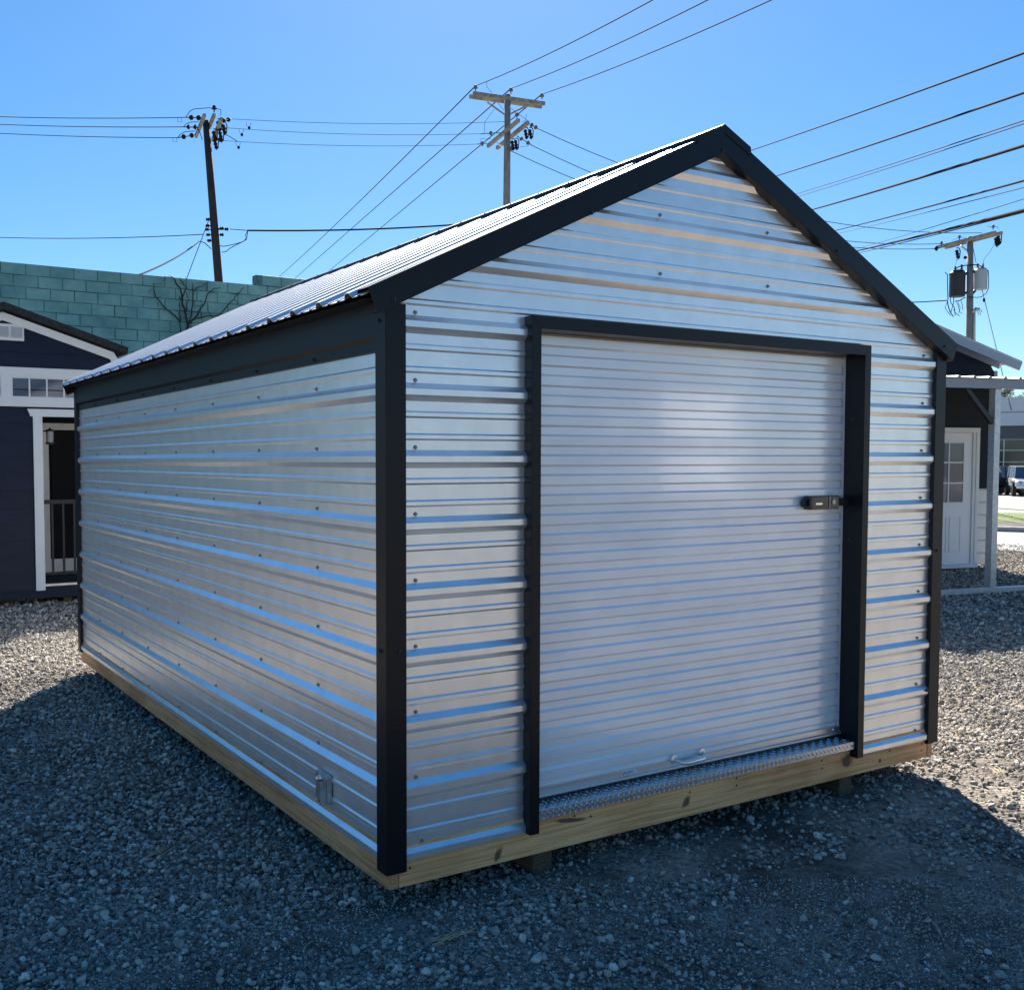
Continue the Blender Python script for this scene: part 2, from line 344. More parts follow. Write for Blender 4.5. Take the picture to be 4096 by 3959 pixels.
# loose stones (uncountable): one mesh
def stone_templates(sub, k):
    out = []
    for i in range(k):
        bm = bmesh.new(); bmesh.ops.create_icosphere(bm, subdivisions=sub, radius=1)
        sx, sy, sz = random.uniform(.85, 1.3), random.uniform(.7, 1.0), random.uniform(.5, .8)
        cuts = [(Vector((random.gauss(0, 1), random.gauss(0, 1), random.gauss(0, 1))).normalized(), random.uniform(.45, .80)) for _ in range(8)]
        for v in bm.verts:
            for nrm, dd in cuts:
                q = v.co.dot(nrm)
                if q > dd: v.co -= nrm * (q - dd)
            v.co = Vector((v.co.x * sx, v.co.y * sy, v.co.z * sz)) * random.uniform(.93, 1.07)
        bm.verts.index_update()
        out.append((np.array([v.co[:] for v in bm.verts]), np.array([[v.index for v in f.verts] for f in bm.faces])))
        bm.free()
    return out
def scatter(n, region, size_fn, keep, tmpl, layer):
    x = rng.uniform(region[0], region[1], n); y = rng.uniform(region[2], region[3], n)
    P = np.stack([x, y, np.zeros(n)], -1) - C0
    dz = P @ Wd; uu = PX + CF * (P @ Rt) / np.maximum(dz, .1); vv = PY - CF * (P @ Up) / np.maximum(dz, .1)
    ok = (dz > 1.5) & (uu > -900) & (uu < 5300) & (vv < 4300) & keep(x, y, dz)
    ok &= ~((x > .35) & (x < 2.75) & (y > .9) & (y < 4.2))
    x = x[ok]; y = y[ok]; dz = dz[ok]; n = len(x)
    s = size_fn(x, y, dz); z = height(x, y) + s * rng.uniform(.0, layer, n)
    V = []; F = []; T = []; o = 0
    pick = rng.integers(0, len(tmpl), n)
    for t, (tv, tf) in enumerate(tmpl):
        idx = np.where(pick == t)[0]; k = len(idx)
        if not k: continue
        a = rng.uniform(0, 6.283, k); b = rng.normal(0, .45, k); c = rng.normal(0, .45, k)
        ca, sa, cb, sb, cc, sc = np.cos(a), np.sin(a), np.cos(b), np.sin(b), np.cos(c), np.sin(c)
        vx, vy, vz = tv[:, 0][None], tv[:, 1][None], tv[:, 2][None]
        y1 = vy * cb[:, None] - vz * sb[:, None]; z1 = vy * sb[:, None] + vz * cb[:, None]
        x2 = vx * cc[:, None] + z1 * sc[:, None]; z2 = -vx * sc[:, None] + z1 * cc[:, None]
        x3 = x2 * ca[:, None] - y1 * sa[:, None]; y3 = x2 * sa[:, None] + y1 * ca[:, None]
        S = s[idx][:, None]
        V.append(np.stack([x3 * S + x[idx][:, None], y3 * S + y[idx][:, None], z2 * S + z[idx][:, None]], -1).reshape(-1, 3))
        nv = len(tv); F.append((tf[None] + (o + np.arange(k) * nv)[:, None, None]).reshape(-1, 3)); o += k * nv
        T.append(np.repeat(np.clip(rng.beta(1.9, 2.1, k), 0, 1), nv))
    return V, F, T, o
def mesh_stones(name, parts):
    V, F, T = [], [], []; o = 0
    for v, f, t, n in parts:
        V += v; F += [q + o for q in f]; T += t; o += n
    V = np.concatenate(V); F = np.concatenate(F); T = np.concatenate(T)
    me = bpy.data.meshes.new(name); me.vertices.add(len(V)); me.vertices.foreach_set('co', V.ravel())
    me.loops.add(F.size); me.loops.foreach_set('vertex_index', F.ravel().astype(np.int32))
    me.polygons.add(len(F)); me.polygons.foreach_set('loop_start', np.arange(0, F.size, 3, dtype=np.int32)); me.polygons.foreach_set('loop_total', np.full(len(F), 3, dtype=np.int32))
    me.update(); me.polygons.foreach_set('use_smooth', np.zeros(len(F), bool))
    at_ = me.attributes.new('tone', 'FLOAT', 'POINT'); at_.data.foreach_set('value', T.astype(np.float32))
    me.materials.append(M['gravel_stone'])
    ob = bpy.data.objects.new(name, me); col.objects.link(ob); return ob
def cover(x, y):
    bare = 1 / (1 + np.exp(-(x - .05 + .45 * (y + .9)) * 5)) * np.clip((.25 - y) * 3, 0, 1)
    bare = np.maximum(bare, .75 * np.exp(-(((x - 1.6) / .9) ** 2 + ((y + .75) / .45) ** 2)))
    bare2 = np.exp(-(((x + .62) / .42) ** 2 + ((y + .05) / .22) ** 2)) + .8 * np.exp(-(((x + .35) / .35) ** 2 + ((y + .62) / .12) ** 2))
    heap = np.exp(-(((x - .50) / .34) ** 2 + ((y + .22) / .15) ** 2)) + .9 * np.exp(-(((x - 1.05) / .22) ** 2 + ((y + .40) / .09) ** 2)) + .7 * np.exp(-(((x - 1.7) / .35) ** 2 + ((y + .28) / .10) ** 2)) + .5 * np.exp(-(((x - 2.45) / .3) ** 2 + ((y + .45) / .3) ** 2))
    n = fbm(x, y, 2.6, 8) - .5
    return np.clip(.92 - .92 * bare - .75 * bare2 + .9 * heap + 1.3 * n, .02, 1)
Ts = stone_templates(2, 8); Tl = stone_templates(1, 8)
parts = [
    scatter(330000, (-2.6, 4.8, -2.4, 4.0), lambda x, y, d: np.clip(rng.lognormal(math.log(.0072), .40, len(x)), .0035, .020), lambda x, y, d: (d < 4.2) & (rng.random(len(x)) < cover(x, y)), Ts, .9),
    scatter(420000, (-2.2, 4.2, -2.4, 4.0), lambda x, y, d: rng.uniform(.002, .006, len(x)), lambda x, y, d: (d < 3.8), Tl, .8),
    scatter(330000, (-1.8, 9.2, -2, 8.6), lambda x, y, d: np.clip(rng.lognormal(math.log(.0105), .33, len(x)), .005, .026), lambda x, y, d: (d >= 4.2) & (d < 9.5) & (rng.random(len(x)) < .25 + .85 * cover(x, y)), Tl, .9),
    scatter(220000, (-2, 18, 0, 15), lambda x, y, d: np.clip(rng.lognormal(math.log(.015), .3, len(x)), .008, .03), lambda x, y, d: (d >= 9.5) & (d < 20) & (y < 12), Tl, .8)]
tag(mesh_stones('loose_gravel', parts), 'loose grey crushed stones covering the yard', 'gravel', kind='stuff')

# ------------------------------------------------------------------ the metal storage shed
LEN = 4.71; WID = 3.125; PITCH = .2286; Z0 = .20
XPK = 1.546; RS = .475
def roof_z(x): return 2.112 + RS * ((x + .078) if x <= XPK else (2 * XPK - x + .078))
shed = thing('storage_shed', 'corrugated silver metal storage shed with black trim and white roll-up door', 'shed', (WID / 2, LEN / 2, 0))
def rib_profile(zmin, zmax):
    pts = []
    k = math.floor((zmin - Z0) / PITCH) - 1
    while Z0 + k * PITCH < zmax + .3:
        c = Z0 + k * PITCH
        pts += [(c - .031, 0), (c - .0145, .0155), (c - .0105, .019), (c + .0105, .019), (c + .0145, .0155), (c + .031, 0)]
        for q in (1, 2):
            m_ = c + q * PITCH / 3
            pts += [(m_ - .0125, 0), (m_ - .006, .0045), (m_ + .006, .0045), (m_ + .0125, 0)]
        k += 1
    pts.sort(); out = []
    def off(z):
        for (a, oa), (b, ob) in zip(pts, pts[1:]):
            if a <= z <= b: return oa + (ob - oa) * (z - a) / max(b - a, 1e-9)
        return 0
    out = [(zmin, off(zmin))] + [p for p in pts if zmin < p[0] < zmax] + [(zmax, off(zmax))]
    return out
FL = .019                                    # flat of the sheet lies this far behind the rib tops
DL, DR, DT = .605, 2.495, 2.065             # door opening
def front_sheet():
    mb = MB(); zt = roof_z(XPK) - .03
    pr = rib_profile(.178, zt); zs = set([DT])
    pr2 = []
    for (a, oa), (b, ob) in zip(pr, pr[1:]):
        pr2.append((a, oa))
        if a < DT < b: pr2.append((DT, oa + (ob - oa) * (DT - a) / (b - a)))
    pr2.append(pr[-1])
    def ext(z):
        e = max(0, (z - (2.112 - .03)) / RS - .078 + .0)
        return max(.012, e), min(WID - .012, 2 * XPK - max(e, 2 * XPK - WID + .012))
    def lim(z):
        xl = .012 if z < 2.09 else max(.012, (z - 2.082) / RS - .078)
        xr = min(WID - .012, 2 * XPK - ((z - 2.082) / RS - .078)) if z > 2.09 else WID - .012
        return xl, max(xr, xl + .001)
    for (a, oa), (b, ob) in zip(pr2, pr2[1:]):
        la, ra = lim(a); lb, rb = lim(b)
        segs = [(la, DL, lb, DL), (DR, ra, DR, rb)] if b <= DT + 1e-6 else [(la, ra, lb, rb)]
        for (a0, a1, b0, b1) in segs:
            mb.quad((a0, FL - oa, a), (a1, FL - oa, a), (b1, FL - ob, b), (b0, FL - ob, b))
    return mb
front_sheet().build('front_wall', 'galvalume', shed)
def side_sheet(x, sgn):
    mb = MB()
    for (a, oa), (b, ob) in zip(*(lambda p: (p, p[1:]))(rib_profile(.178, 2.08))):
        xa = x + sgn * (FL - oa); xb = x + sgn * (FL - ob)
        mb.quad((xa, LEN - .012, a), (xa, .012, a), (xb, .012, b), (xb, LEN - .012, b))
    return mb
side_sheet(0, 1).build('side_wall', 'galvalume', shed)
side_sheet(WID, -1).build('side_wall', 'galvalume', shed)
rb_ = MB()
for (a, oa), (b, ob) in zip(*(lambda p: (p, p[1:]))(rib_profile(.178, roof_z(XPK) - .03))):
    def lm(z):
        xl = .012 if z < 2.09 else max(.012, (z - 2.082) / RS - .078); return xl, max(2 * XPK - xl if z >= 2.09 else WID - .012, xl + .001)
    la, ra = lm(a); lb, rb = lm(b)
    rb_.quad((ra, LEN - FL + oa, a), (la, LEN - FL + oa, a), (lb, LEN - FL + ob, b), (rb, LEN - FL + ob, b))
rb_.build('rear_wall', 'galvalume', shed)
# roof: ribbed sheets running from ridge to eave
YR0, YR1 = -.012, LEN + .045
def roof_sheet(side):
    mb = MB(); pr = []
    k = -1
    while k * PITCH < YR1 + .3:
        c = .105 + k * PITCH
        pr += [(c - .030, 0), (c - .013, .017), (c - .009, .019), (c + .009, .019), (c + .013, .017), (c + .030, 0)]
        for q in (1, 2):
            m_ = c + q * PITCH / 3; pr += [(m_ - .012, 0), (m_ - .006, .004), (m_ + .006, .004), (m_ + .012, 0)]
        k += 1
    pr = [p for p in pr if YR0 < p[0] < YR1]; pr = [(YR0, 0)] + pr + [(YR1, 0)]
    n = Vector((-RS, 0, 1)).normalized() if side < 0 else Vector((RS, 0, 1)).normalized()
    xe = -.085 if side < 0 else 2 * XPK + .085
    for (a, oa), (b, ob) in zip(pr, pr[1:]):
        pe = Vector((xe, 0, roof_z(-.078) - .0033)); pk = Vector((XPK, 0, roof_z(XPK)))
        q = []
        for (yy, oo) in ((a, oa), (b, ob)):
            q.append((pe + n * oo + Vector((0, yy, 0)), pk + n * oo + Vector((0, yy, 0))))
        mb.quad(q[0][0][:], q[1][0][:], q[1][1][:], q[0][1][:])
    return mb
for sd in (-1, 1):
    r_ = roof_sheet(sd).build('roof', 'galvalume_roof', shed)
    md = r_.modifiers.new('thickness', 'SOLIDIFY'); md.thickness = .0025; md.offset = -1
# ridge cap
mb = MB(); ct = roof_z(XPK) + .033
for s_ in (-1, 1):
    a = (XPK, YR0 - .022, ct); b = (XPK, YR1 + .02, ct); dx = .15 * s_
    zz = ct - .447 * .15
    mb.quad(a, (XPK + dx, a[1], zz), (XPK + dx, b[1], zz), b)
    mb.quad((XPK + dx, a[1], zz), (XPK + dx + .003 * s_, a[1], zz - .034), (XPK + dx + .003 * s_, b[1], zz - .034), (XPK + dx, b[1], zz))
    k = 0                                     # foam/turn-down between ribs
o = mb.build('ridge_cap', 'charcoal_trim', shed)
md = o.modifiers.new('thickness', 'SOLIDIFY'); md.thickness = .0025; md.offset = -1
mb = MB()
k = 0
while .105 + k * PITCH < YR1:
    c = .105 + k * PITCH
    for s_ in (-1, 1):
        x = XPK + s_ * .135; z = roof_z(x) + .038
        mb.lathe((x, c, z), (s_ * -RS * -1 * .0 + s_ * RS, 0, 1), [(0, .008), (.0015, .008), (.0015, .005), (.005, .004)], 8)
    k += 1
mb.build('ridge_screws', 'black_steel', shed)['kind'] = 'stuff'
# rake trims (front and rear)
def rake(y, outy, left):
    yf = y + outy * .030; mb = MB()
    def P(x, dz): xx = x if left else 2 * XPK - x; return (xx, roof_z(x) + dz)
    xa, xb = -.082, XPK
    T0 = P(xa, .020); T1 = P(xb, .020); B0 = P(xa + .034, -.078); B1 = P(xb, -.078)
    # face, top flange over the sheet, underside return
    for (p, q, r_, t) in (((T0[0], yf, T0[1]), (T1[0], yf, T1[1]), (B1[0], yf, B1[1]), (B0[0], yf, B0[1])),
                          ((T0[0], yf, T0[1]), (T1[0], yf, T1[1]), (T1[0], yf - outy * .075, T1[1]), (T0[0], yf - outy * .075, T0[1])),
                          ((B0[0], yf, B0[1]), (B1[0], yf, B1[1]), (B1[0], y - outy * .015, B1[1]), (B0[0], y - outy * .015, B0[1]))):
        mb.quad(p, q, r_, t)
    mb.quad((T0[0], yf - outy * .075, T0[1]), (T1[0], yf - outy * .075, T1[1]), (T1[0], yf - outy * .075, T1[1] - .018), (T0[0], yf - outy * .075, T0[1] - .018))
    o = mb.build('rake_trim', 'charcoal_trim', shed)
    md = o.modifiers.new('thickness', 'SOLIDIFY'); md.thickness = .002; md.offset = 0
for yy, oy in ((0, -1), (LEN, 1)):
    for lf in (True, False): rake(yy, oy, lf)
# ridge end closure on the gable
for s_ in (-1, 1):
    pl = [(XPK, ct - .002), (XPK + s_ * .149, ct - .447 * .15 - .002), (XPK + s_ * .152, ct - .447 * .15 - .034), (XPK, ct - .036)]
    MB().prism(pl if s_ > 0 else pl[::-1], -.0335 - .0002 * s_, -.0308).build('ridge_end_cap', 'charcoal_trim', shed)
# eave fascia boxes
for sgn, x0 in ((-1, 0.), (1, WID)):
    X = lambda d: x0 + sgn * d
    mb = MB(); z1 = 2.112 - .001
    for p, q in (((.075, 2.100), (.0025, 2.098)), ((.0025, 2.098), (.0025, 1.986)), ((.0025, 1.986), (-.009, 1.971)), ((-.009, 1.971), (-.009, 1.937)), ((-.009, 1.937), (-.017, 1.934))):
        mb.quad((X(p[0]), .060, p[1]), (X(p[0]), LEN - .060, p[1]), (X(q[0]), LEN - .060, q[1]), (X(q[0]), .060, q[1]))
    mb.quad((X(.075), .0, 2.1005), (X(.075), .0595, 2.1005), (X(-.01), .0595, 2.1005), (X(-.01), .0, 2.1005))
    o = mb.build('eave_trim', 'charcoal_trim', shed)
# corner trims
def corner(x, y, sx, sy, zb):
    mb = MB(); zt = 2.0 if sy < 0 else 1.965
    a = .074; b = .067; t = .0035
    ox = x - sx * 0; oy = y
    # outer faces: toward outward directions (-sx along x, sy along y)
    pts = [(a, .017), (a, -t), (-t, -t), (-t, b), (.017, b)]       # (inward x, inward y)
    W_ = [(x + sx * p[0], y + (-sy) * p[1]) for p in pts]
    zts = [roof_z(min(max(W_[i][0], 0), WID)) - .062 if True else 0 for i in range(5)]
    for i in range(4):
        p, q = W_[i], W_[i + 1]
        mb.quad((p[0], p[1], zb), (q[0], q[1], zb), (q[0], q[1], 2.09), (p[0], p[1], 2.09))
    o = mb.build('corner_trim', 'charcoal_trim', shed)
    md = o.modifiers.new('thickness', 'SOLIDIFY'); md.thickness = .0015; md.offset = 0
corner(0, 0, 1, -1, .152); corner(WID, 0, -1, -1, .165); corner(0, LEN, 1, 1, .165); corner(WID, LEN, -1, 1, .165)
# floor rim of sawn lumber on two skids
MB().box(.054, WID - .054, .014, .052, .092, .236, .003).build('front_rim_board', 'lumber_front', shed, loc=(0, .033, 0))
for x0 in (.014, WID - .052): MB().box(x0, x0 + .038, .0125, LEN - .012, .092, .236, .003).build('side_rim_board', 'lumber_side', shed, loc=(x0, 0, 0))
MB().box(.054, WID - .054, LEN - .05, LEN - .014, .092, .236).build('rear_rim_board', 'lumber_side', shed)
MB().box(.054, WID - .054, .053, LEN - .052, .237, .255).build('floor', 'lumber_side', shed)
for x0 in (.655, 2.445): MB().box(x0, x0 + .092, .045, LEN - .1, -.03, .0915, .006).build('skid', 'lumber_green', shed, loc=(x0, 0, 0))
# nail heads in the front board
nail = None
for (u, v) in ((2303, 3228), (2298, 3262), (3287, 3041), (3288, 3072), (3688, 2973), (3686, 3000), (3560, 3001), (2946, 3112), (2947, 3140), (2363, 3264), (2760, 3168), (1640, 3470)):
    p = onplane(u, v, 1, .013)
    if not .1 < p[2] < .175: p[2] = min(max(p[2], .105), .222)
    if nail is None:
        nail = MB().lathe((0, 0, 0), (0, -1, 0), [(-.001, .0045), (.0012, .004), (.0014, .002)], 8).build('nail', 'black_steel'); nail.parent = shed; nail.location = Vector(p) - shed.location
    else: dup(nail, Vector(p) - shed.location, shed)
# door surround
def frame_L(x0, x1, zb, zt, jamb_x, face_in):   # vertical trim: face + outer return + jamb liner
    mb = MB(); yf = -.026
    xo = x0 if not face_in else x1
    mb.quad((x0, yf, zb), (x1, yf, zb), (x1, yf, zt), (x0, yf, zt))
    return mb
mb = MB()
def face(poly, y): return mb.add([(x, y, z) for x, z in poly], [tuple(range(len(poly)))])
xo0, xi0, xi1, xo1, zh0, zh1, zb, yf = .587, .628, 2.474, 2.515, 2.043, 2.087, .187, -.026
def build_trim(polyface, outer, inner, name):
    mb = MB(); mb.add([(x, yf, z) for x, z in polyface], [tuple(range(len(polyface)))])
    (a, b) = outer; mb.quad((a[0], yf, a[1]), (b[0], yf, b[1]), (b[0], FL - .001, b[1]), (a[0], FL - .001, a[1]))
    (a, b) = inner; mb.quad((a[0], yf, a[1]), (b[0], yf, b[1]), (b[0], .105, b[1]), (a[0], .105, a[1]))
    o = mb.build(name, 'charcoal_trim', shed)
    md = o.modifiers.new('thickness', 'SOLIDIFY'); md.thickness = .0015; md.offset = 0
build_trim([(xo0, zb), (xi0, zb), (xi0, zh0), (xo0, zh1)], ((xo0, zb), (xo0, zh1)), ((xi0, zb), (xi0, zh0)), 'door_side_trim')
build_trim([(xi1, zb), (xo1, zb), (xo1, zh1), (xi1, zh0)], ((xo1, zb), (xo1, zh1)), ((xi1, zb), (xi1, zh0)), 'door_side_trim')
build_trim([(xi0 + .001, zh0), (xi1 - .001, zh0), (xo1 - .001, zh1), (xo0 + .001, zh1)], ((xo0, zh1), (xo1, zh1)), ((xi0, zh0), (xi1, zh0)), 'door_head_trim')
# roll-up curtain
door = MB(); PC = .0752; zc = 1.962
prof = []; z = zc + 2 * PC
while z > .30:
    prof += [(z + .0045, .0835), (z - .0035, .076), (z - .036, .076), (z - .044, .0835)]; z -= PC
prof = [p for p in prof if .315 < p[0] < 2.10]; prof = [(2.10, prof[0][1])] + prof + [(.315, prof[-1][1])]
for (a, ya), (b, yb) in zip(prof, prof[1:]):
    door.quad((xi0 + .001, yb, b), (xi1 - .001, yb, b), (xi1 - .001, ya, a), (xi0 + .001, ya, a))
for xa_, xb_ in ((xi0 + .001, xi0 + .018), (xi1 - .018, xi1 - .001)): door.quad((xa_, .0752, .316), (xb_, .0752, .316), (xb_, .0752, 2.098), (xa_, .0752, 2.098))
dc = door.build('roll_up_door', 'white_door_paint', shed)
bar = MB()
bp_ = [(.322, .088), (.318, .070), (.296, .070), (.292, .062), (.284, .062), (.280, .070), (.279, .10)]
for (a, ya), (b, yb) in zip(bp_, bp_[1:]): bar.quad((xi0 - .01, yb, b), (xi1 - .002, yb, b), (xi1 - .002, ya, a), (xi0 - .01, ya, a))
bar.build('bottom_bar', 'aluminium_bar', dc)
MB().box(xi0 - .01, xi1 + .01, .074, .1, .2645, .2795).build('bottom_seal', 'black_plastic', dc)
for xs in (2.425,): MB().lathe((xs, .070, .307), (0, -1, 0), [(0, .006), (.003, .006), (.005, .003)], 8).build('rivet', 'bright_steel', dc)
# pull handle
h = MB(); hx0, hx1, hz = 1.405, 1.565, .327
h.tube([(hx0, .060, hz - .006), (hx0 + .012, .036, hz - .012), (hx0 + .035, .028, hz - .014), (hx1 - .035, .028, hz - .010), (hx1 - .012, .036, hz - .006), (hx1, .060, hz)], [.005, .0065, .0115, .0125, .0075, .005], 10)
ho = h.build('handle', 'bright_steel', dc)
h = MB(); h.lathe((hx0, .0695, hz - .006), (0, -1, 0), [(0, .019), (.003, .019), (.004, .009), (.009, .008)], 14); h.build('handle_rose', 'bright_steel', ho)
h = MB(); h.lathe((hx1, .0695, hz), (0, -1, 0), [(0, .017), (.003, .017), (.004, .009), (.009, .008)], 14); h.build('handle_rose', 'bright_steel', ho)
# slide latch
lt = MB(); lt.box(2.192, 2.385, .030, .074, 1.343, 1.406, .006); lo = lt.build('latch', 'black_plastic', dc)
MB().box(2.176, 2.1915, .052, .074, 1.357, 1.390, .002).build('latch_tab', 'black_steel', lo)
MB().box(2.3855, xi1 + .004, .045, .070, 1.356, 1.391, .002).build('latch_bolt', 'black_steel', lo)
MB().box(2.312, 2.316, .026, .0305, 1.345, 1.404).build('latch_rib', 'dull_steel', lo)
MB().lathe((2.345, .0295, 1.376), (0, -1, 0), [(0, .013), (.003, .013), (.004, .009), (.004, .002)], 14).build('lock_cylinder', 'dull_steel', lo)
MB().box(2.22, 2.265, .0275, .0298, 1.365, 1.374).build('latch_slot', 'bright_steel', lo)
# maker's sticker on the bottom bar
st = MB().box(1.118, 1.198, .0685, .0698, .299, .316).build('sticker', 'sticker_white', dc)
def text_mesh(txt, size, m, parent, loc, name):
    cu = bpy.data.curves.new(name, 'FONT'); cu.body = txt; cu.size = size; cu.extrude = .0002
    tmp = bpy.data.objects.new('tmp', cu); col.objects.link(tmp)
    dg = bpy.context.evaluated_depsgraph_get(); me_ = bpy.data.meshes.new_from_object(tmp.evaluated_get(dg))
    bpy.data.objects.remove(tmp); bpy.data.curves.remove(cu)
    me_.name = name; me_.materials.clear(); me_.materials.append(M[m])
    o = bpy.data.objects.new(name, me_); col.objects.link(o); o.parent = parent; o.rotation_euler = (math.pi / 2, 0, 0); o.location = Vector(loc) - parent_world(parent)
    return o
MB().prism([(1.120, .301), (1.1245, .301), (1.132, .314), (1.1275, .314)], .0677, .0684).build('red_slash', 'sticker_red', st)
text_mesh('ACERO', .0145, 'sticker_black', st, (1.130, .0680, .3025), 'lettering')
# screws
scr = MB().lathe((0, 0, 0), (0, -1, 0), [(0, .0078), (.0015, .0078), (.003, .0064), (.003, .005), (.0075, .0048), (.0075, .001)], 8)
def put(me_src, first, pos, rot=None):
    if first[0] is None:
        o = me_src.build('screw', 'screw_head'); o.parent = shed; first[0] = o
    else: o = first[0].copy(); col.objects.link(o)
    o.location = Vector(pos) - shed.location; o.rotation_euler = rot or (0, 0, 0)
    return o
fs = [None]
for k in range(9):
    put(scr, fs, (.124 if k else .147, FL, Z0 + k * PITCH + .040)); put(scr, fs, (2.977, FL, Z0 + k * PITCH + .040))
for (u, v) in ((3068, 933), (3070, 1146), (2639, 861), (2640, 1096)):
    p = onplane(u, v, 1, FL); put(scr, fs, p)
for k in range(8):
    for i in range(7):
        put(scr, fs, (FL, .583 + .589 * i, Z0 + k * PITCH + .040), (0, 0, -math.pi / 2))
ts = MB().lathe((0, 0, 0), (0, -1, 0), [(0, .0095), (.0015, .0095), (.003, .0075), (.003, .0055), (.009, .0052), (.009, .001)], 8)
tf_ = [None]
def putd(pos, rot=None):
    if tf_[0] is None:
        o = ts.build('trim_screw', 'black_steel'); o.parent = shed; tf_[0] = o
    else: o = tf_[0].copy(); col.objects.link(o)
    o.location = Vector(pos) - shed.location; o.rotation_euler = rot or (0, 0, 0)
for (u, v) in ((1576, 1199), (2365, 851), (2889, 603), (3348, 1005), (3778, 1387)): p = onplane(u, v, 1, -.030); putd(p)
for (u, v) in ((3706, 2760),): putd(onplane(u, v, 1, -.004))
putd((WID - .04, -.004, 1.12)); putd((.045, -.004, .92)); putd((-.004, .035, .92), (0, 0, -math.pi / 2)); putd((-.004, .04, 2.035), (0, 0, -math.pi / 2))
for x in (.83, 1.26, 1.80, 2.30): putd((x, .02, zh0 - .001), (-math.pi / 2, 0, 0))
for i in range(7): putd((.0085, .583 + .589 * i, 1.951), (0, 0, -math.pi / 2))
for zz in (.55, 1.2, 1.75): putd((xi1 - .001, .03, zz), (0, 0, -math.pi / 2))
# diamond plate threshold
th = MB().box(xi0 + .001, xi1 - .001, -.012, .11, .2605, .2635).box(xi0 + .001, xi1 - .001, -.012, -.009, .229, .2604)
tho = th.build('threshold_plate', 'diamond_aluminium', shed)
tr = MB()
def lens(c, d, n, L_, wd, ht):
    c = Vector(c); d = Vector(d).normalized(); n = Vector(n); s = d.cross(n).normalized()
    vs = [c - d * L_ / 2, c - s * wd / 2, c + d * L_ / 2, c + s * wd / 2, c - d * L_ * .22 + n * ht, c + d * L_ * .22 + n * ht]
    tr.add([v[:] for v in vs], [(0, 1, 4), (1, 2, 5), (1, 5, 4), (2, 3, 5), (3, 0, 4), (3, 4, 5)])
i = 0; x = xi0 + .01
while x < xi1 - .01:
    lens((x, -.0121, .2465), (1, 0, -1), (0, -1, 0), .024, .0065, .003)
    lens((x, -.0121, .2585 if i % 2 == 0 else .2345), (1, 0, -1) if i % 2 == 0 else (1, 0, 1), (0, -1, 0), .014, .0045, .0016) if False else None
    for j in range(5): lens((x, .003 + j * .0235, .2636), (1, 1, 0) if (i + j) % 2 else (1, -1, 0), (0, 0, 1), .026, .0075, .003)
    i += 1; x += .027
x = xi0 + .0235; i = 0
while x < xi1 - .01:
    lens((x, -.0121, .2575), (1, 0, 1), (0, -1, 0), .014, .006, .0028); lens((x, -.0121, .2345), (1, 0, 1), (0, -1, 0), .012, .005, .0025); x += .027; i += 1
tr.build('plate_treads', 'bright_steel', tho)
for xs in (.66, 1.13, 1.48, 1.86, 2.2): MB().lathe((xs, -.0125, .234), (0, -1, 0), [(0, .0045), (.002, .004), (.003, .001)], 8).build('plate_screw', 'sticker_white', tho)
# anchor bracket on the side wall
br = MB().box(-.006, .0155, .462, .565, .262, .372, .003).build('anchor_bracket', 'dull_steel', shed)
MB().box(-.030, -.0065, .468, .475, .262, .352).build('bracket_flange', 'dull_steel', br)
MB().lathe((-.0065, .520, .350), (-1, 0, 0), [(0, .016), (.004, .016), (.005, .009), (.016, .009), (.018, .004)], 10).build('bracket_bolt', 'bright_steel', br)
MB().lathe((-.0065, .49, .272), (-1, 0, 0), [(0, .009), (.008, .008), (.010, .003)], 8).build('bracket_bolt', 'black_steel', br)

# ------------------------------------------------------------------ navy shed at the left
YN = 8.6
c1 = lambda x, y: (x / 1.2629, 1000 + y / 1.2629)
c3 = lambda x, y: (x / 2.1045, 1550 + y / 2.1045)
def nv(p, Y=YN): q = onplane(p[0], p[1], 1, Y); return q[0], q[2]
navy = thing('navy_shed', 'dark navy lap-sided shed with white trim, transom windows and recessed porch', 'shed', (-.6, YN + 1.5, 0))
xpk = nv(c1(10, 305))[0]; zpk = nv(c1(10, 268))[1]
xe, ze = nv(c1(635, 498)); sl_ = (zpk - ze) / (xe - xpk)
xw = nv(c1(560, 700))[0]                                          # right wall plane (hidden past the metal shed)
xpost0 = nv(c3(272, 245))[0]; xpost1 = nv(c3(350, 245))[0]
zbase = nv(c1(100, 1765))[1]; zlint0 = nv(c3(300, 245))[1]; zlint1 = nv(c3(300, 182))[1]
zdeck = nv(c3(500, 1640))[1]
XR = xe - .10; XL = 2 * xpk - XR
zg = lambda x: zpk - .06 - sl_ * abs(x - xpk)
# lap siding
def lap(x0, x1, z0, z1, y, face_n, rev=.18, gable=False):
    mb = MB(); z = z0
    while z < z1 - 1e-4:
        zt = min(z + rev, z1)
        if gable:
            def ex(zz):
                d = (zpk - .10 - zz) / sl_; return (max(x0, xpk - d), min(x1, xpk + d))
            a0, a1 = ex(z); b0, b1 = ex(zt)
            if a1 - a0 < .02: break
            if b1 < b0: b0 = b1 = xpk
        else: a0 = b0 = x0; a1 = b1 = x1
        mb.quad((a0, y - .017, z), (a1, y - .017, z), (b1, y, zt), (b0, y, zt))
        mb.quad((a0, y - .017, z), (a1, y - .017, z), (a1, y + .004, z), (a0, y + .004, z))
        z = zt
    return mb
lap(XL, xpost0 + .01, zbase + .1, zlint1 + .2, YN, -1).build('front_wall', 'navy_siding', navy)
zb2, zb1 = nv(c1(60, 592))[1], nv(c1(60, 790))[1]
lap(XL, XR, zlint1 + .2, zpk, YN, -1, .2, True).build('gable_wall', 'navy_siding', navy)
lap(xpost0, XR, zlint1 + .005, zlint1 + .2, YN + .001, -1, .1).build('porch_header', 'navy_siding', navy)
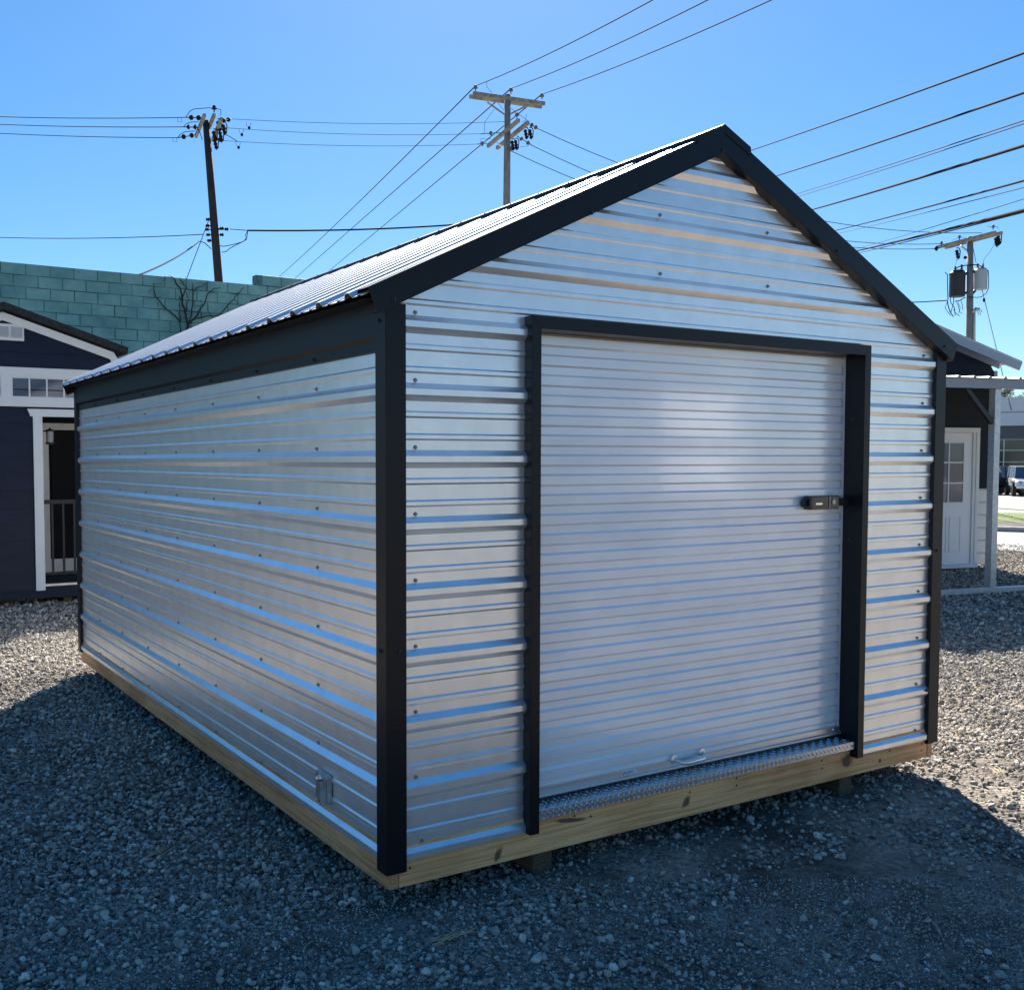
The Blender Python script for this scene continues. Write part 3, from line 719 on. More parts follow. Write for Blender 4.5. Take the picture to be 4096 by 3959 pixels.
MB().box(XL, XR, YN - .012, YN + .03, zbase, zbase + .105).build('skirt_board', 'navy_siding', navy)
MB().box(xpost1, XR, YN - .014, YN + .03, zbase + .106, zdeck - .03).build('deck_fascia', 'navy_siding', navy)
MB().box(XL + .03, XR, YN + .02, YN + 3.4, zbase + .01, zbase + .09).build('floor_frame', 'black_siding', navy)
MB().box(XL + .01, XL + .04, YN + .01, YN + 3.5, zbase, zlint1 + .35).box(XL, XR, YN + 3.45, YN + 3.5, zbase, zlint1 + .35).box(XR - .03, XR, YN + 1.3, YN + 3.44, zbase, zlint1 + .3).build('side_wall', 'navy_siding', navy)
# roof slabs
mb = MB(); z_ = zpk; th_ = .05; oy0, oy1 = YN - .12, YN + 3.6
xk = xe - .02
for s_ in (1, -1):
    P = lambda dx, dz: (xpk + s_ * dx, zpk + dz)
    W = xe - xpk
    pl = [P(0, 0), P(W, -sl_ * W), P(W - .01, -sl_ * W - .07), P(0, -.075)]
    if s_ < 0: pl = pl[::-1]
    mb.prism(pl, oy0, oy1)
mb.build('roof', 'dark_shingle', navy)
# rake boards with the short steep return at the eave
mb = MB()
Wk = nv(c1(570, 530))[0] - xpk
for s_ in (1, -1):
    P = lambda dx, dz: (xpk + s_ * dx, zpk + dz)
    e_ = .085
    a = [P(0, -.10), P(Wk, -.10 - sl_ * Wk), P(Wk + .10, -.10 - sl_ * Wk - .17), P(Wk + .02, -.10 - sl_ * Wk - .17), P(Wk - .045, -.10 - sl_ * Wk - e_ + .01), P(0, -.10 - e_)]
    if s_ < 0: a = a[::-1]
    mb.prism(a, YN - .045, YN - .022)
mb.build('rake_board', 'white_trim', navy)
# vent
(x0, z1), (x1, z0) = nv(c1(-60, 368)), nv(c1(120, 462))
MB().box(x0, x1, YN - .03, YN - .008, z0, z1, .003).build('gable_vent', 'white_trim', navy)
vb = MB(); n_ = 9
for (a, b) in ((c1(-8, 0), c1(42, 0)), (c1(54, 0), c1(110, 0))):
    xa = nv((a[0], 1350))[0]; xb = nv((b[0], 1350))[0]
    for k in range(n_):
        zz = z0 + .03 + (z1 - z0 - .06) * k / n_; h_ = (z1 - z0 - .06) / n_
        vb.add([(xa, YN - .032, zz), (xb, YN - .032, zz), (xb, YN - .046, zz + h_ * .2), (xa, YN - .046, zz + h_ * .2), (xb, YN - .032, zz + h_ * .95), (xa, YN - .032, zz + h_ * .95)], [(0, 1, 2, 3), (3, 2, 4, 5)])
vb.build('vent_louvres', 'white_trim', navy)
# transom band
ztt, ztb = nv(c1(60, 640))[1], nv(c1(60, 745))[1]
MB().box(XL, XR - .03, YN - .035, YN - .008, ztt, zb2).build('band_board', 'white_trim', navy)
MB().box(XL, XR - .03, YN - .035, YN - .008, zb1, ztb).build('band_board', 'white_trim', navy)
def transom(x0, x1):
    t = MB().box(x0, x1, YN - .016, YN - .010, ztb + .001, ztt - .001).build('transom_window', 'dark_glass', navy)
    m_ = MB(); n = 4
    for k in range(n + 1):
        xx = x0 + (x1 - x0) * k / n; m_.box(xx - .008, xx + .008, YN - .026, YN - .0165, ztb + .002, ztt - .002)
    m_.box(x0 + .009, x1 - .009, YN - .028, YN - .0165, ztb + .001, ztb + .014).box(x0 + .009, x1 - .009, YN - .028, YN - .0165, ztt - .014, ztt - .001)
    m_.build('muntins', 'white_trim', t)
xa = nv(c1(58, 700))[0]; xb = nv(c1(147, 700))[0]
transom(xa, xa + 4 * (xb - xa))
ml = nv(c1(4, 700))[0]; transom(ml - 4 * (xb - xa), ml)
MB().box(ml + .001, xa - .001, YN - .034, YN - .008, ztb, ztt).build('mullion_board', 'white_trim', navy)
xt_ = xa + 4 * (xb - xa) + .001
if xt_ < XR - .04: MB().box(xt_, XR - .03, YN - .034, YN - .008, ztb, ztt).build('mullion_board', 'white_trim', navy)
# porch opening
xl0 = nv(c3(225, 200))[0]
MB().prism([(xl0, zlint1), (XR + .01, zlint1), (XR - .02, zlint0), (xl0 + .03, zlint0)], YN - .045, YN - .012).build('lintel_board', 'white_trim', navy)
zpb = nv(c3(330, 1705))[1]
MB().box(xpost0, xpost1, YN - .04, YN - .0145, zpb, zlint0 - .001).build('corner_board', 'white_trim', navy)
YI = YN + 1.15
MB().box(xpost0 + .02, xpost1 - .02, YN + .002, YI, zdeck, zlint1).build('porch_side_wall', 'navy_siding', navy)
MB().box(XR - .09, XR - .01, YN - .01, YN + .08, zdeck, zlint0).build('porch_post', 'white_trim', navy)
nb = lambda p: nv(p, YI)
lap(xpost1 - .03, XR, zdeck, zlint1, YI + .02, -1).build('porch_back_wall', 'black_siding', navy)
MB().box(xpost1 - .03, XR, YN + .02, YI, zlint1 - .01, zlint1 + .01).build('porch_ceiling', 'navy_siding', navy)
xj0, xj1 = nb(c3(357, 800))[0], nb(c3(412, 800))[0]; zj1, zj0 = nb(c3(400, 300))[1], nb(c3(400, 357))[1]
MB().box(xj0, xj1, YI - .02, YI + .008, zdeck + .001, zj0).box(xj0, xj1 + 1.0, YI - .022, YI + .008, zj0 + .001, zj1).box(xj1 + .93, xj1 + 1.0, YI - .02, YI + .008, zdeck + .001, zj0).build('door_frame', 'white_trim', navy)
zs1 = nb(c3(500, 1440))[1]
MB().box(xj1 + .03, xj1 + .93, YI - .014, YI + .008, zs1 + .002, zj0 - .002).build('porch_door', 'black_siding', navy)
MB().box(xj1 + .002, xj1 + .929, YI - .022, YI + .008, zdeck + .003, zs1).build('door_sill', 'white_trim', navy)
dk = MB(); xx = xpost1
while xx < XR: dk.box(xx + .004, xx + .136, YN - .02, YI - .025, zdeck - .028, zdeck); xx += .14
dk.build('porch_deck', 'deck_board', navy)
MB().box(xpost1, XR, YN - .03, YN - .0205, zdeck - .03, zdeck - .006).build('deck_edge', 'galvanised_tube', navy)
zr1, zr0 = nv(c3(450, 945))[1], nv(c3(450, 1555))[1]
rl = MB().box(xpost1 + .002, XR - .09, YN + .0, YN + .05, zr1 - .045, zr1).build('railing', 'dark_rail', navy)
MB().box(xpost1 + .002, XR - .09, YN + .008, YN + .04, zr0 - .025, zr0).build('bottom_rail', 'dark_rail', rl)
xb0 = nv(c3(445, 1200))[0]; dxb = nv(c3(538, 1200))[0] - xb0; k = 0; bal = None
while xb0 + k * dxb < XR - .1:
    xc = xb0 + k * dxb
    if bal is None: bal = MB().box(-.011, .011, -.011, .011, zr0 + .001, zr1 - .046).build('baluster', 'dark_rail'); bal.parent = rl; bal.location = (Vector((xc, YN + .024, 0)) - parent_world(rl))
    else: dup(bal, Vector((xc, YN + .024, 0)) - parent_world(rl), rl)
    k += 1
# wall lantern
(lx, lz1), (lx1, lz0) = nv(c3(378, 335), YN + .12), nv(c3(445, 480), YN + .12)
ly = YN + .12; lc = (lx + lx1) / 2 + .01; rr = (lx1 - lx) / 2 * 1.3
lan = MB().lathe((lc, ly, lz1), (0, 0, -1), [(0, .006), (.015, .012), (.035, rr * 1.05), (.045, rr * 1.05), (.046, rr * .9)], 12).build('wall_lantern', 'black_steel', navy)
MB().lathe((lc, ly, lz1 - .046), (0, 0, -1), [(0, rr * .78), (lz1 - lz0 - .07, rr * .72)], 12).build('lantern_glass', 'lantern_glass', lan)
MB().lathe((lc, ly, lz0 + .024), (0, 0, -1), [(0, rr * .9), (.018, rr * .9), (.024, rr * .5)], 12).build('lantern_base', 'black_steel', lan)
MB().box(xpost1 - .019, lc, ly - .008, ly + .008, lz1 - .05, lz1 - .032).box(xpost1 - .0195, xpost1 - .005, ly - .04, ly + .04, lz1 - .13, lz1 - .02).build('lantern_arm', 'black_steel', lan)
for xs in (-1.6, xpk + .6): MB().box(xs, xs + .09, YN + .12, YN + 3.3, -.02, zbase + .008).build('skid', 'lumber_green', navy)

# ------------------------------------------------------------------ teal block wall
YB = 15.7; x0b, x1b = -9.0, 9.2; ztop = 4.975
bw = thing('block_wall', 'tall teal painted concrete block wall behind the navy shed', 'wall', ((x0b + x1b) / 2, YB + .1, 0))
BH, BL = .2032, .4064
zl = lambda k: ztop - k * BH
nrow = int(ztop / BH) + 1
MB().box(x0b + .01, x1b - .01, YB + .004, YB + .19, -.1, ztop - .004).box(5.8, x1b - .01, YB + .004, YB + .19, ztop - .02, ztop + BH - .01).build('wall_core', 'block_mortar', bw)
V = []; Fq = []; T = []
def blk(xa, xb, za, zb, yo, tn):
    o = len(V); b = .007
    for (x, y, z) in ((xa, YB + .02, za), (xb, YB + .02, za), (xb, YB + .02, zb), (xa, YB + .02, zb), (xa + b, YB + yo, za + b), (xb - b, YB + yo, za + b), (xb - b, YB + yo, zb - b), (xa + b, YB + yo, zb - b)): V.append((x, y, z)); T.append(tn)
    Fq.extend([(o + 4, o + 5, o + 6, o + 7), (o, o + 1, o + 5, o + 4), (o + 1, o + 2, o + 6, o + 5), (o + 2, o + 3, o + 7, o + 6), (o + 3, o, o + 4, o + 7)])
for k in range(-1, nrow):
    z1_ = zl(k); z0_ = z1_ - BH
    x = x0b + (BL / 2 if k % 2 else 0) + (.09 if (k // 3) % 2 else 0)
    while x < x1b - .1:
        xe_ = min(x + BL, x1b)
        if k == -1 and x < 5.75: x = xe_; continue
        g = .0025 if random.random() < .45 else .0055; g2 = .0025 if random.random() < .35 else .0055
        blk(x + g, xe_ - g, z0_ + g2, z1_ - g2 * .5, random.uniform(-.003, .003), random.random()); x = xe_
me = bpy.data.meshes.new('blocks'); bxo = bw.location
me.from_pydata([(a - bxo.x, b - bxo.y, c - bxo.z) for a, b, c in V], [], Fq); me.materials.append(M['teal_block'])
a_ = me.attributes.new('tone', 'FLOAT', 'POINT'); a_.data.foreach_set('value', np.array(T, np.float32))
bo = bpy.data.objects.new('block_face', me); col.objects.link(bo); bo.parent = bw

# dead vine on the wall
vine = thing('bare_vine', 'leafless climbing vine spread over the teal block wall', 'vine', (3.6, YB - .05, 2.5))
def vp(u, v, off=.04): q = onplane(u, v, 1, YB - off); return (q[0], q[1], q[2])
c14 = lambda x, y: (x / 1.5077, 1000 + y / 1.5077)
stems = [([(1120, 560), (1130, 460), (1115, 380), (1100, 300), (1085, 230), (1050, 175), (1030, 160)], .020),
         ([(1125, 520), (1150, 420), (1160, 330), (1165, 250), (1160, 200)], .014),
         ([(1090, 430), (1040, 385), (990, 350), (950, 290), (925, 240), (925, 205)], .013),
         ([(1140, 440), (1190, 390), (1230, 330), (1250, 270), (1290, 235), (1330, 230)], .013),
         ([(1160, 420), (1230, 400), (1320, 400), (1370, 340), (1410, 300), (1450, 250), (1475, 225)], .012),
         ([(1100, 300), (1120, 230), (1090, 185), (1085, 165)], .010), ([(1090, 500), (1088, 420), (1080, 330), (1095, 260)], .010),
         ([(1115, 380), (1140, 300), (1120, 250)], .008), ([(1230, 330), (1210, 360), (1215, 410)], .008), ([(1165, 250), (1220, 215), (1245, 200)], .008),
         ([(1030, 160), (1010, 165), (990, 155)], .005), ([(1160, 420), (1120, 470), (1150, 480)], .008), ([(1260, 380), (1300, 420)], .006)]
for i, (pts, r) in enumerate(stems):
    P = []
    for (a, b), (c, d) in zip(pts, pts[1:]):
        for t in (0, .33, .66): P.append((a + (c - a) * t + random.uniform(-5, 5), b + (d - b) * t + random.uniform(-4, 4)))
    P.append(pts[-1])
    rs = [r * 1.15 * (1 - .6 * k / (len(P) - 1)) for k in range(len(P))]
    mb = MB().tube([vp(*c14(*q), off=.03 + .02 * random.random()) for q in P], rs, 6)
    for q in range(4):        # twigs
        k = random.randrange(len(P)); a = P[k]; tw = [a]
        ang = random.uniform(0, 6.28)
        for s_ in range(4): ang += random.uniform(-.7, .7); tw.append((tw[-1][0] + 14 * math.cos(ang), tw[-1][1] + 11 * math.sin(ang)))
        if min(t_[1] for t_ in tw) > 150: mb.tube([vp(*c14(*t_), off=.04 + .04 * random.random()) for t_ in tw], [.005, .004, .004, .003, .002], 5)
    mb.build('stem', 'vine_bark', vine)

# ------------------------------------------------------------------ grey shed with lean-to at the right
GU = Vector((.978, -.208, 0)); GN = Vector((-.208, -.978, 0)); GR = Vector((12.9, 5.4, 0))
def G(s, t, z): p = GR + GU * s + GN * t; return (p.x, p.y, z)
gs = thing('grey_shed', 'dark grey gabled shed with white glazed door and metal lean-to frame', 'shed', G(-2, -1, 0))
def gbox(s0, s1, t0, t1, z0, z1): return MB().box(s0, s1, t0, t1, z0, z1).xform(lambda p: G(*p))
def gadd(mb, s0, s1, t0, t1, z0, z1): o = gbox(s0, s1, t0, t1, z0, z1); return mb.add(o.v, o.f)
GXL = -4.2; gpk = -2.05; gz = lambda s: 3.95 - .4 * abs(s - gpk) * 1.08 + .0
def glap(s0, s1, z0, z1, rev, m, name, gable=False):
    mb = MB(); z = z0
    while z < z1 - 1e-4:
        zt = min(z + rev, z1)
        if gable:
            f_ = lambda zz: (3.578 - zz) / .293
            a0, a1, b0, b1 = max(s0, gpk - f_(z)), min(s1, gpk + f_(z)), max(s0, gpk - f_(zt)), min(s1, gpk + f_(zt))
            if a1 - a0 < .05: break
            if b1 < b0: b0 = b1 = gpk
        else: a0 = b0 = s0; a1 = b1 = s1
        mb.add([G(a0, .012, z), G(a1, .012, z), G(b1, 0, zt), G(b0, 0, zt), G(a0, -.01, z), G(a1, -.01, z)], [(0, 1, 2, 3), (4, 5, 1, 0)])
        z = zt
    mb.build(name, m, gs)
glap(GXL, .06, 1.16, 2.6, .2, 'grey_siding', 'upper_wall'); glap(GXL, .06, 2.6, 3.578, .2, 'grey_siding', 'gable_wall', True)
w_ = MB(); z = .06
while z < 1.15:
    zt = min(z + .183, 1.155); s0, s1 = GXL, .06
    w_.add([G(s0, .02, z), G(s1, .02, z), G(s1, .02, zt - .03), G(s0, .02, zt - .03), G(s1, .006, zt - .015), G(s0, .006, zt - .015), G(s1, .02, zt), G(s0, .02, zt)], [(0, 1, 2, 3), (3, 2, 4, 5), (5, 4, 6, 7)]); z = zt
w_.build('wainscot', 'wainscot_metal', gs)
gbox(.03, .08, -4, -.005, .05, 2.75).build('side_wall', 'grey_siding', gs)
gbox(GXL, GXL + .05, -4, -.02, .05, 2.75).build('side_wall', 'grey_siding', gs)
gbox(GXL, .08, -4.05, -4.001, .05, 2.75).build('rear_wall', 'grey_siding', gs)
gbox(.035, .095, -.02, .022, 1.157, 2.84).build('corner_trim', 'grey_trim_metal', gs)
# roof
mb = MB(); slg = .293; zrk = 2.955 + slg * (.21 - gpk)
for s_ in (1, -1):
    Wg = .21 - gpk
    for (d0, d1, tA, tB, za) in ((0, Wg, .32, -4.2, 0.),):
        a = [(gpk, zrk), (gpk + s_ * Wg, zrk - slg * Wg), (gpk + s_ * Wg, zrk - slg * Wg - .03), (gpk, zrk - .03)]
        if s_ > 0: a = a[::-1]
        o = MB().prism(a, .32, -4.2); mb.add([G(*p) for p in o.v], o.f)
mb.build('roof', 'dull_steel', gs)
mb = MB()
for s_ in (1, -1):
    Wg = .205 - gpk
    a = [(gpk, zrk - .031), (gpk + s_ * Wg, zrk - slg * Wg - .031), (gpk + s_ * (Wg - .05), zrk - slg * Wg - .135), (gpk, zrk - .15)]
    o = MB().prism(a if s_ < 0 else a[::-1], .325, .30); mb.add([G(*p) for p in o.v], o.f)
    a = [(gpk, zrk - .036), (gpk + s_ * (Wg - .10), zrk - slg * (Wg - .10) - .036), (gpk + s_ * (Wg - .10), zrk - slg * (Wg - .10) - .115), (gpk, zrk - .115)]
    o = MB().prism(a if s_ < 0 else a[::-1], .045, .02); mb.add([G(*p) for p in o.v], o.f)
    a = [(gpk, zrk - .033), (gpk + s_ * (Wg - .02), zrk - slg * (Wg - .02) - .033), (gpk + s_ * (Wg - .10), zrk - slg * Wg - .10), (gpk, zrk - .06)]
mb.build('rake_trim', 'grey_trim_metal', gs)
# door
gd = gbox(-1.22, -.35, -.03, .028, .085, 1.95).build('door', 'white_panel_door', gs)
MB().xform(lambda p: p)
mb = MB()
gadd(mb, -.348, -.30, -.02, .05, .083, 1.952); gadd(mb, -.2995, -.24, -.0, .06, .083, 1.952); gadd(mb, -1.35, -1.222, -.02, .06, .083, 1.952); gadd(mb, -1.35, -.24, -.02, .062, 1.953, 2.02); gadd(mb, -1.35, -.24, -.02, .08, .03, .082)
mb.build('door_frame', 'white_trim', gs)
wn = gbox(-1.06, -.50, .0285, .034, .95, 1.82).build('door_window', 'dark_glass', gd)
mb = MB()
for ss in (-1.06, -.79, -.515): gadd(mb, ss, ss + .018, .0345, .044, .95, 1.82)
for zz in (.95, 1.23, 1.52, 1.805): gadd(mb, -1.06, -.497, .0347, .0445, zz, zz + .018)
mb.build('window_grille', 'white_panel_door', wn)
mb = MB()
for (a, b, c, d) in ((-.74, -.54, .25, .255), (-.74, -.54, .755, .76), (-.74, -.735, .256, .754), (-.545, -.54, .256, .754), (-1.0, -.80, .25, .255), (-1.0, -.80, .755, .76), (-.805, -.80, .256, .754)): gadd(mb, a, b, .0285, .034, c, d)
mb.build('door_moulding', 'white_trim', gd)
# lean-to: ribbed roof sheet, fascia beam, tube posts, ground rail, knee brace
TP = 2.13; mb = MB(); s = -4.6; k = 0
pr = []
while s < 1.9: pr += [(s, 0), (s + .015, .02), (s + .04, .02), (s + .055, 0)]; s += .2286
for (a, oa), (b, ob) in zip(pr, pr[1:]): mb.add([G(a, TP + .12, 2.505 + oa), G(b, TP + .12, 2.505 + ob), G(b, .03, 2.60 + ob), G(a, .03, 2.60 + oa)], [(0, 1, 2, 3)])
o = mb.build('lean_to_roof', 'galvalume_roof', gs)
md = o.modifiers.new('thickness', 'SOLIDIFY'); md.thickness = .003; md.offset = -1
gbox(-4.6, 1.9, TP + .04, TP + .07, 2.39, 2.50).build('lean_to_fascia', 'grey_trim_metal', gs)
gbox(-4.6, 1.9, TP - .03, TP + .035, 2.395, 2.455).build('beam', 'galvanised_tube', gs)
for ss in (-4.5, -2.315, 1.2): gbox(ss, ss + .085, TP - .07, TP + .015, .065, 2.394).build('post', 'galvanised_tube', gs)
gbox(-4.6, 1.9, TP - .06, TP + .01, .005, .064).build('ground_rail', 'galvanised_tube', gs)
gbox(-4.6, -4.54, .05, TP - .061, .005, .06).build('ground_rail', 'galvanised_tube', gs)
mb = MB(); mb.beam(G(-2.72, TP - .03, 2.394), G(-2.32, TP - .03, 2.0), .05, .05); mb.build('knee_brace', 'black_steel', gs)

# ------------------------------------------------------------------ far side of the road
AV = Vector((AX[0], AX[1], 0)); BV = Vector((AX[1], -AX[0], 0)); O0 = Vector((C0[0], C0[1], 0))
def FP(s, t, dz=0): p = O0 + AV * s + BV * t; return (p.x, p.y, float(hbase(p.x, p.y)) + dz)
def s_of_v(v, u=4040):
    d = ray(u, v); k = 5.
    while k < 200:
        p = C0 + d * k
        if p[2] < hbase(p[0], p[1]): break
        k += .02
    return float(sdist(p[0], p[1]))
def strip(name, s0, s1, m, dz, label, t0=-60, t1=60, kind='structure', cat=None):
    mb = MB(); n = 12
    for i in range(n):
        a = s0 + (s1 - s0) * i / n; b = s0 + (s1 - s0) * (i + 1) / n
        mb.quad(FP(a, t0, dz), FP(a, t1, dz), FP(b, t1, dz), FP(b, t0, dz))
    o = mb.build(name, m); tag(o, label, cat, None, kind)
vY = lambda y: 1250 + y / 1.516
sa, sb, sc_, sd_, se = s_of_v(vY(1445)), s_of_v(vY(1330)), s_of_v(vY(1272)), s_of_v(vY(1216)), s_of_v(vY(1105))
strip('road', sa, sb, 'road_concrete', .008, 'pale concrete road beyond the grey shed')
strip('road_marking', sa + .5, sa + .65, 'road_line', .013, 'white edge line painted on the road')
strip('verge', sb, sc_, 'dark_verge', .008, 'dark brown road verge')  # dark brown strip between road and grass
strip('grass_strip', sc_, sd_, 'grass', .012, 'green grass strip beyond the road')
strip('parking_lot', sd_, 110, 'asphalt', .008, 'asphalt parking lot of the far building')
mb = MB()
for ds in (sb - .12, sb): mb.beam(FP(ds, -60, .06), FP(ds, 60, .06), .12, .12)
mb.build('kerb', 'road_concrete'); tag(bpy.data.objects['kerb'], 'concrete kerb along the road', None, None, 'structure')
def FD(u, v, D): p = at(u, v, D); return p
SB = 88.
def fb(u0, u1, v0, v1, dd0=0, dd1=.4):
    # building pieces: facade perpendicular to the view axis AV, extents found on that plane
    def sol(u, v):
        d = ray(u, v); k = (SB - 0) / (d[0] * AX[0] + d[1] * AX[1]); p = C0 + d * k
        return (p[0] - C0[0]) * AX[1] - (p[1] - C0[1]) * AX[0], p[2]
    t0, z1 = sol(u0, v0); t1, z0 = sol(u1, v1)
    return t0, t1, z0, z1
def fbox(t0, t1, z0, z1, s0, s1):
    o = MB().box(s0, s1, t0, t1, z0, z1)
    return o.xform(lambda p: (O0 + AV * p[0] + BV * p[1] + Vector((0, 0, p[2])))[:])
bld = thing('showroom_building', 'low showroom building with white fascia band and dark glazing across the road', 'building', FP(SB + 6, 6))
t_, _, z0, z1 = fb(4000, 4096, vY(525), vY(685)); T0, T1 = t_ - 9, t_ + 26
fbox(T0, T1, z0, z1, SB, SB + 14).build('fascia', 'facade_white', bld)
fbox(T0, T1, (z0 + z1) / 2 - .02, (z0 + z1) / 2 + .02, SB - .03, SB - .002).build('fascia_seam', 'facade_grey', bld)
_, _, y0, y1 = fb(4000, 4096, vY(685), vY(765)); fbox(T0, T1, y0, z0 - .01, SB + .4, SB + 14).build('upper_wall', 'facade_grey', bld)
_, _, g0, g1 = fb(4000, 4096, vY(765), vY(960)); fbox(T0, T1, -.75, y0 - .01, SB + .7, SB + 14).build('glazing', 'showroom_glass', bld)
mb = MB()
for yy in (765, 832, 903):
    _, _, a, b = fb(4000, 4096, vY(yy), vY(yy + 5)); o = fbox(T0, T1, a, b, SB + .6, SB + .69); mb.add(o.v, o.f)
t = T0
while t < T1: o = fbox(t, t + .08, -.7, y0, SB + .61, SB + .68); mb.add(o.v, o.f); t += 3.1
mb.build('glazing_bars', 'facade_white', bld)
fbox(T0, T1, z1 - .01, z1 + .12, SB - .05, SB + 14.1).build('roof_edge', 'facade_white', bld)

def car(name, label, s, t, yaw, paint, front_to_us=True):
    # upright off-road wagon, built along local +x (front), z up
    c = thing(name, label, 'car', FP(s, t, .01), 'cars parked by the showroom')
    ang = math.atan2(AX[1], AX[0]) + yaw; ca, sa_ = math.cos(ang), math.sin(ang); B = Vector(FP(s, t, .01))
    def TF(p): return (B.x + p[0] * ca - p[1] * sa_, B.y + p[0] * sa_ + p[1] * ca, B.z + p[2])
    body = MB()
    sec = [(-2.2, .55, 1.05), (-2.15, .5, 1.1), (.75, .5, 1.1), (.8, .5, 1.08), (1.95, .55, 1.0), (2.05, .6, .95)]
    vs = []
    for (x, zl_, zh_) in sec:
        for yy, zz in ((-.78, zl_), (-.88, zl_ + .15), (-.85, zh_ - .06), (-.75, zh_), (.75, zh_), (.85, zh_ - .06), (.88, zl_ + .15), (.78, zl_)): vs.append((x, yy, zz))
    n = 8; fs_ = [(i * n + k, i * n + (k + 1) % n, (i + 1) * n + (k + 1) % n, (i + 1) * n + k) for i in range(len(sec) - 1) for k in range(n)] + [tuple(range(n)), tuple((len(sec) - 1) * n + k for k in range(n))[::-1]]
    body.add(vs, fs_)
    bo_ = body.xform(TF).build('body', paint, c)
    cab = MB(); vs = [(-2.15, -.78, 1.1), (-2.15, .78, 1.1), (-2.05, .68, 1.8), (-2.05, -.68, 1.8), (.75, -.78, 1.1), (.75, .78, 1.1), (.35, .66, 1.78), (.35, -.66, 1.78)]
    cab.add(vs, [(0, 1, 2, 3), (4, 7, 6, 5), (0, 4, 5, 1), (1, 5, 6, 2), (0, 3, 7, 4)]).xform(TF).build('cabin_glass', 'dark_glass', c)
    MB().box(-2.12, .42, -.7, .7, 1.775, 1.84, .02).xform(TF).build('roof', paint, c)
    mb = MB()
    for yy in (-.72, .72):
        for (xa, xb) in ((-2.1, -2.05), (-1.1, -1.08), (-.2, -.18)): mb.beam((xa, yy * 1.09, 1.1), (xb, yy * .97, 1.79), .06, .06)
        mb.beam((.77, yy * 1.07, 1.09), (.38, yy * .94, 1.79), .07, .05)
    mb.xform(TF).build('pillars', paint, c)
    for xx in (-1.4, 1.35):
        for yy in (-.86, .86):
            wv = MB().lathe((xx, yy - .12, .40), (0, 1, 0), [(0, .3), (.02, .40), (.22, .40), (.24, .3)], 20).xform(TF).build('wheel', 'tyre', c)
            MB().lathe((xx, yy + (.125 if yy > 0 else -.125), .40), (0, 1 if yy > 0 else -1, 0), [(-.03, .24), (.0, .24), (.005, .2), (.005, .05)], 12).xform(TF).build('rim', 'wheel_rim', wv)
            MB().box(xx - .5, xx + .5, yy - .12, yy + .12, .82, .90, .02).xform(TF).build('wing', 'black_plastic', c)
    MB().box(2.03, 2.2, -.82, .82, .50, .68, .03).xform(TF).build('bumper', 'black_plastic' if paint == 'car_black' else 'car_white', c)
    gr = MB().box(2.045, 2.075, -.44, .44, .72, .96, .01).xform(TF).build('grille', paint, c)
    mb = MB()
    for k in range(7): y_ = -.36 + k * .12; mb.box(2.076, 2.08, y_ - .028, y_ + .028, .74, .94)
    mb.xform(TF).build('grille_slots', 'black_plastic', gr)
    for yy in (-.6, .6): MB().lathe((2.05, yy, .86), (1, 0, 0), [(0, .1), (.03, .1), (.04, .06)], 14).xform(TF).build('headlight', 'lantern_glass', c)
    return c
def lat(u, D): p = at(u, 1900, D); return float((p[0] - C0[0]) * AX[1] - (p[1] - C0[1]) * AX[0]), float(sdist(p[0], p[1]))
tt, ss = lat(4108, 62.); car('parked_car', 'white off-road wagon with slotted grille parked nose-on by the showroom', ss, tt, math.pi + .12, 'car_white')
tt, ss = lat(3998, 65.); car('parked_car', 'black off-road wagon parked side-on beside the white one', ss, tt - .3, math.pi - .75, 'car_black')

def conifer(name, label, s, t, H, seed):
    rnd = random.Random(seed); b = Vector(FP(s, t)); c = thing(name, label, 'tree', b, 'trees behind the showroom')
    MB().tube([b, b + Vector((.1, 0, H * .5)), b + Vector((0, .1, H * .97))], [.28, .16, .03], 8).build('trunk', 'tree_bark', c)
    mb = MB(); lm = MB()
    for k in range(90):
        h = H * rnd.uniform(.22, .98); L_ = (1 - h / H) * H * .30 + .5; a = rnd.uniform(0, 6.28)
        p0 = b + Vector((0, 0, h)); p1 = p0 + Vector((math.cos(a) * L_, math.sin(a) * L_, rnd.uniform(-.1, .35) * L_)); lm.tube([p0, p1], [.04, .01], 4)
        for q in range(26):
            f = rnd.uniform(.25, 1.05); cc = p0.lerp(p1, f) + Vector((rnd.gauss(0, .16), rnd.gauss(0, .16), rnd.gauss(0, .14)))
            e1 = Vector((rnd.gauss(0, 1), rnd.gauss(0, 1), rnd.gauss(0, .6))).normalized() * .17; e2 = Vector((rnd.gauss(0, 1), rnd.gauss(0, 1), rnd.gauss(0, 1))).normalized() * .07
            mb.add([(cc - e1)[:], (cc + e2)[:], (cc + e1)[:]], [(0, 1, 2)])
    lm.build('limbs', 'tree_bark', c); mb.build('crown', 'pine_needles', c)
for i, (du, D, H, lb) in enumerate(((4012, 92, 8.9, 'thin pine tree above the left end of the showroom fascia'), (4075, 96, 8.6, 'fuller pine tree rising behind the showroom, nearer the frame edge'), (4160, 94, 8.8, 'pine tree cut by the right frame edge behind the showroom'))):
    tt, ss = lat(du, D); conifer('pine_tree', lb, ss, tt, H, i + 3)

